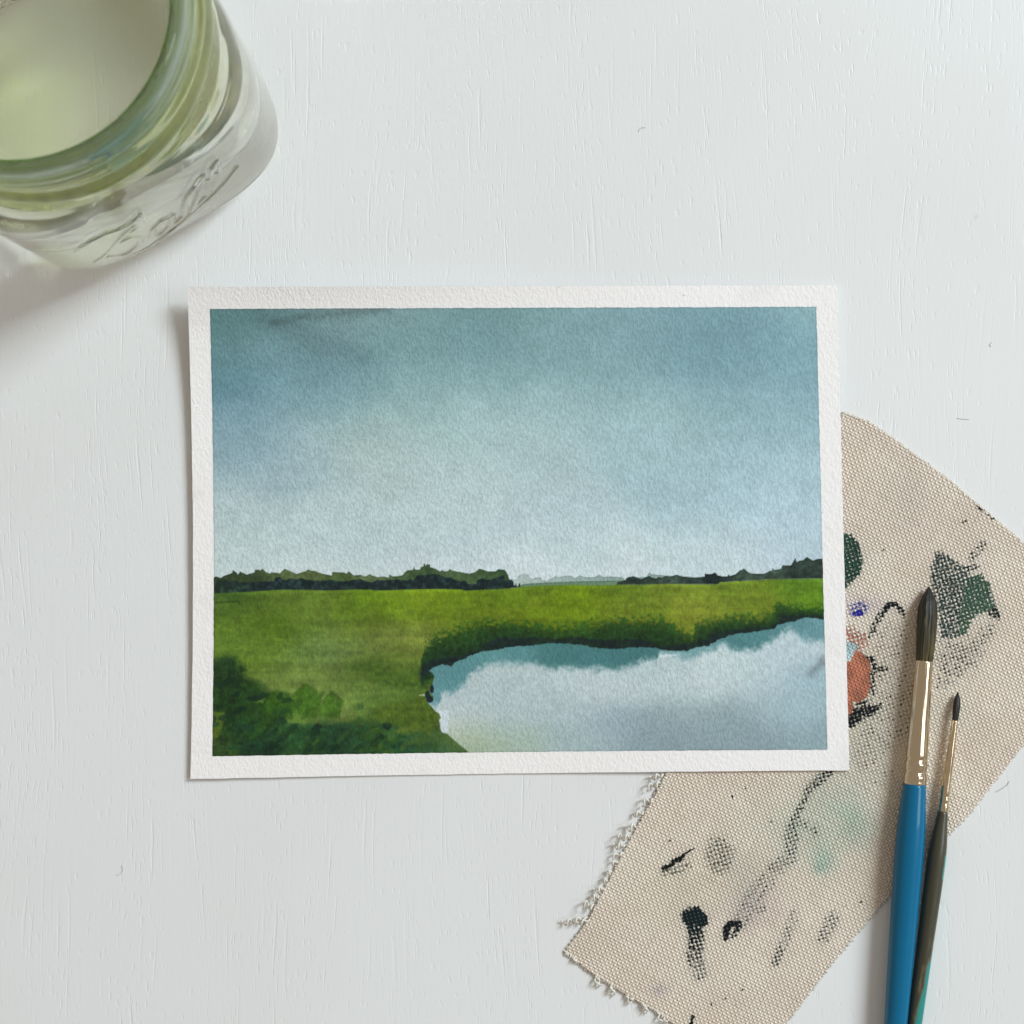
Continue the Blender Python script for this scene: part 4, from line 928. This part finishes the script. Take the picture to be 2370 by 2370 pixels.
def build_jar():
    jar = thing('glass_jar', 'clear glass jar with embossed lettering and green paint stained rim, part full of rinse water', 'jar', (JC[0], JC[1], 0))
    jar.rotation_euler = (0, 0, math.atan2(NF[1], NF[0]))
    th = np.concatenate([np.linspace(-0.80, 0.80, 300), np.linspace(0.80, 2 * np.pi - 0.80, 170)[1:-1]])
    zo = np.concatenate([np.array([0, 0.0004, 0.0010, 0.0016, 0.0026]), np.linspace(0.004, 0.062, 170), np.linspace(0.0635, 0.094, 60), np.linspace(0.0948, JH - 0.001, 76), np.array([JH - 0.0006, JH - 0.0002, JH])])
    wo, no = prof(JP, zo)
    wo[8:-3] = np.convolve(np.pad(wo, 2, 'edge'), np.ones(5) / 5, 'valid')[8:-3] * .5 + wo[8:-3] * .5
    TH, ZO = np.meshgrid(th, zo)
    R = rad(TH, wo[:, None], no[:, None])
    # embossing on the flat face
    U = R * np.sin(TH); d = np.full(U.shape, 1.0)
    face = (np.abs(TH) <= 0.80) | (TH > 2 * np.pi - 0.80)
    for s in letter_strokes():
        dd, _ = dpoly(U, ZO, s); d = np.minimum(d, dd)
    emb = sstep(0.0013, 0.0004, d) * face * (np.cos(TH) > 0) * sstep(0.0, 0.006, ZO) * sstep(0.075, 0.06, ZO)
    R = R + 0.00055 * emb
    # hand-blown unevenness of moulded glass
    R = R * (1 + 0.004 * (fbm(np.cos(TH) * 3 + 20, np.sin(TH) * 3 + ZO * 60 + 20, 3, 3) - .5))
    # threads climb round the neck
    thr = 0.0007 * np.exp(-((ZO - 0.114 - 0.005 * ((TH / (2 * np.pi)) % 1)) / 0.0013) ** 2)
    R = R + thr
    outer = np.stack([R * np.cos(TH), R * np.sin(TH), ZO], -1).reshape(-1, 3)
    zi = np.array([t[0] for t in JI]); 
    zi = np.concatenate([np.linspace(zi[i], zi[i + 1], 4)[:-1] for i in range(len(zi) - 1)] + [zi[-1:]])
    tt = np.array(JI)[::-1]
    wi = np.interp(zi[::-1], tt[:, 0], tt[:, 1])[::-1]; ni = np.interp(zi[::-1], tt[:, 0], tt[:, 2])[::-1]
    TI, ZI = np.meshgrid(th, zi)
    RI = rad(TI, wi[:, None], ni[:, None]) * (1 + 0.006 * (fbm(np.cos(TI) * 2 + 9, np.sin(TI) * 2 + ZI * 40 + 9, 5, 2) - .5) * sstep(0.121, 0.11, ZI))
    inner = np.stack([RI * np.cos(TI), RI * np.sin(TI), ZI], -1).reshape(-1, 3)
    V = np.concatenate([outer, inner]); nth = len(th)
    Q = gridquads(nth, len(zo) + len(zi), True)
    c0 = len(V); V = np.concatenate([V, [[0, 0, 0.0012], [0, 0, 0.0056]]])
    i = np.arange(nth); last = (len(zo) + len(zi) - 1) * nth
    # concave punt under the base
    Tt = np.concatenate([np.stack([np.full(nth, c0), (i + 1) % nth, i], -1), np.stack([np.full(nth, c0 + 1), last + i, last + (i + 1) % nth], -1)])
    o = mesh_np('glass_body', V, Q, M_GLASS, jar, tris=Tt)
    # dried green paint film round the neck and rim
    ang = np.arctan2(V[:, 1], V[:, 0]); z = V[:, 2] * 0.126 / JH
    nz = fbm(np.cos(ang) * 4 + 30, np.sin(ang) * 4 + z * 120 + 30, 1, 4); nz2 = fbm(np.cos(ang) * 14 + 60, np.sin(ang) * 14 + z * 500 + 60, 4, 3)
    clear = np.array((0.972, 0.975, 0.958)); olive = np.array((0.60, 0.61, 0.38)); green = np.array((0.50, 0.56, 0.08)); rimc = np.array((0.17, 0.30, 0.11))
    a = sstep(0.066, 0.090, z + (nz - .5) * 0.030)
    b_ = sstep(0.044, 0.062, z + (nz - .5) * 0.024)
    c = clear * (1 - b_[:, None]) + olive * b_[:, None]  # olive body tint: paint residue plus a dark reflection painted into the colour
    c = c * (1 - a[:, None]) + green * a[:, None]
    r_ = sstep(0.110, 0.118, z + (nz - .5) * 0.010)
    c = c * (1 - r_[:, None]) + rimc * r_[:, None]
    isout = np.zeros(len(V)); isout[:len(outer)] = 1
    c = np.where(isout[:, None] > 0, 1 - (1 - c) * (0.35 + 0.30 * sstep(0.09, 0.11, z))[:, None], c)
    for (zz, aa, cc) in ((0.1195, 0.05, (0.12, 0.16, 0.55)), (0.1190, 0.32, (0.10, 0.28, 0.25)), (0.1180, 0.12, (0.2, 0.25, 0.6)), (0.060, 0.28, (0.15, 0.35, 0.36)), (0.083, 0.02, (.1, .2, .2))):
        m = np.exp(-(((z - zz) / 0.0007) ** 2 + ((ang - aa) / 0.014) ** 2))
        c = c * (1 - m[:, None]) + np.array(cc) * m[:, None]
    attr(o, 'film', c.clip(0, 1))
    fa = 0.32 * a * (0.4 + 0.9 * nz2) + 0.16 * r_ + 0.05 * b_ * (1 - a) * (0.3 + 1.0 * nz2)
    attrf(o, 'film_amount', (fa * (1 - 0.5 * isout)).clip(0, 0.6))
    # rinse water
    zl = 0.050
    zw = np.concatenate([np.linspace(zl, 0.0085, 40), [0.0075, 0.0065, 0.0058]])
    ww = np.interp(zw, tt[:, 0], tt[:, 1]) + 0.00025; nw = np.interp(zw, tt[:, 0], tt[:, 2])
    tw = np.linspace(0, 2 * np.pi, 180, endpoint=False)
    rows = []
    for f_ in (0.5, 0.85, 0.95, 0.98):
        r0 = rad(tw, ww[0] * f_, nw[0]); rows.append(np.stack([r0 * np.cos(tw), r0 * np.sin(tw), np.full(180, zl - 0.0011 + 0.0011 * max(0, (f_ - .85) / .15) ** 2)], -1))
    for q_, w_, n_ in zip(zw, ww, nw):
        r0 = rad(tw, w_, n_); rows.append(np.stack([r0 * np.cos(tw), r0 * np.sin(tw), np.full(180, q_)], -1))
    VW = np.concatenate(rows); nr = len(rows); c0 = len(VW)
    VW = np.concatenate([VW, [[0, 0, zl - 0.0011], [0, 0, 0.0054]]]); i = np.arange(180)
    TW = np.concatenate([np.stack([np.full(180, c0), i, (i + 1) % 180], -1), np.stack([np.full(180, c0 + 1), (nr - 1) * 180 + (i + 1) % 180, (nr - 1) * 180 + i], -1)])
    wobj = mesh_np('rinse_water', VW, gridquads(180, nr, True)[:, ::-1], M_WATER, None, tris=TW)
    wobj.location = (JC[0], JC[1], 0); wobj.rotation_euler = jar.rotation_euler
    wobj['label'] = 'pale green tinted rinse water inside the glass jar'; wobj['category'] = 'water'
build_jar()

# ------------------------------------------------------------------ stray fibres on the table
def lint(pts, r, c, label):
    P = np.array(pts, float); t = np.linspace(0, 1, len(P)); tt = np.linspace(0, 1, 24)
    z = 0.00012
    x, y = T(np.interp(tt, t, P[:, 0]), np.interp(tt, t, P[:, 1]), z)
    k = np.ones(5) / 5
    x = np.convolve(np.pad(x, 2, 'edge'), k, 'valid'); y = np.convolve(np.pad(y, 2, 'edge'), k, 'valid')
    V, Q, Tt = tube(np.stack([x, y, np.full(24, z)], -1), r, 5)
    o = mesh_np('lint_fibre', V, Q, mat_simple('lint', c, 0.9), tris=Tt)
    o['label'] = label; o['category'] = 'lint'; o['group'] = 'stray fibres on the table'
lint([(2303, 1834), (2318, 1826), (2330, 1818), (2336, 1808)], 0.00007, (165, 158, 150), 'curved grey fibre on the table right of the rag')
lint([(2214, 968), (2228, 970), (2244, 971)], 0.00006, (188, 186, 182), 'short straight fibre on the table above the rag')
lint([(1478, 306), (1480, 298), (1488, 295), (1494, 296)], 0.00006, (180, 178, 175), 'tiny hooked fibre on the bare table above the painting')
lint([(268, 2026), (278, 2024), (284, 2018), (283, 2006), (281, 2002)], 0.00006, (188, 186, 182), 'faint hooked fibre on the table below the painting')
lint([(2296, 792), (2290, 798), (2294, 803)], 0.00006, (190, 188, 184), 'tiny fibre on the table right of the painting top')
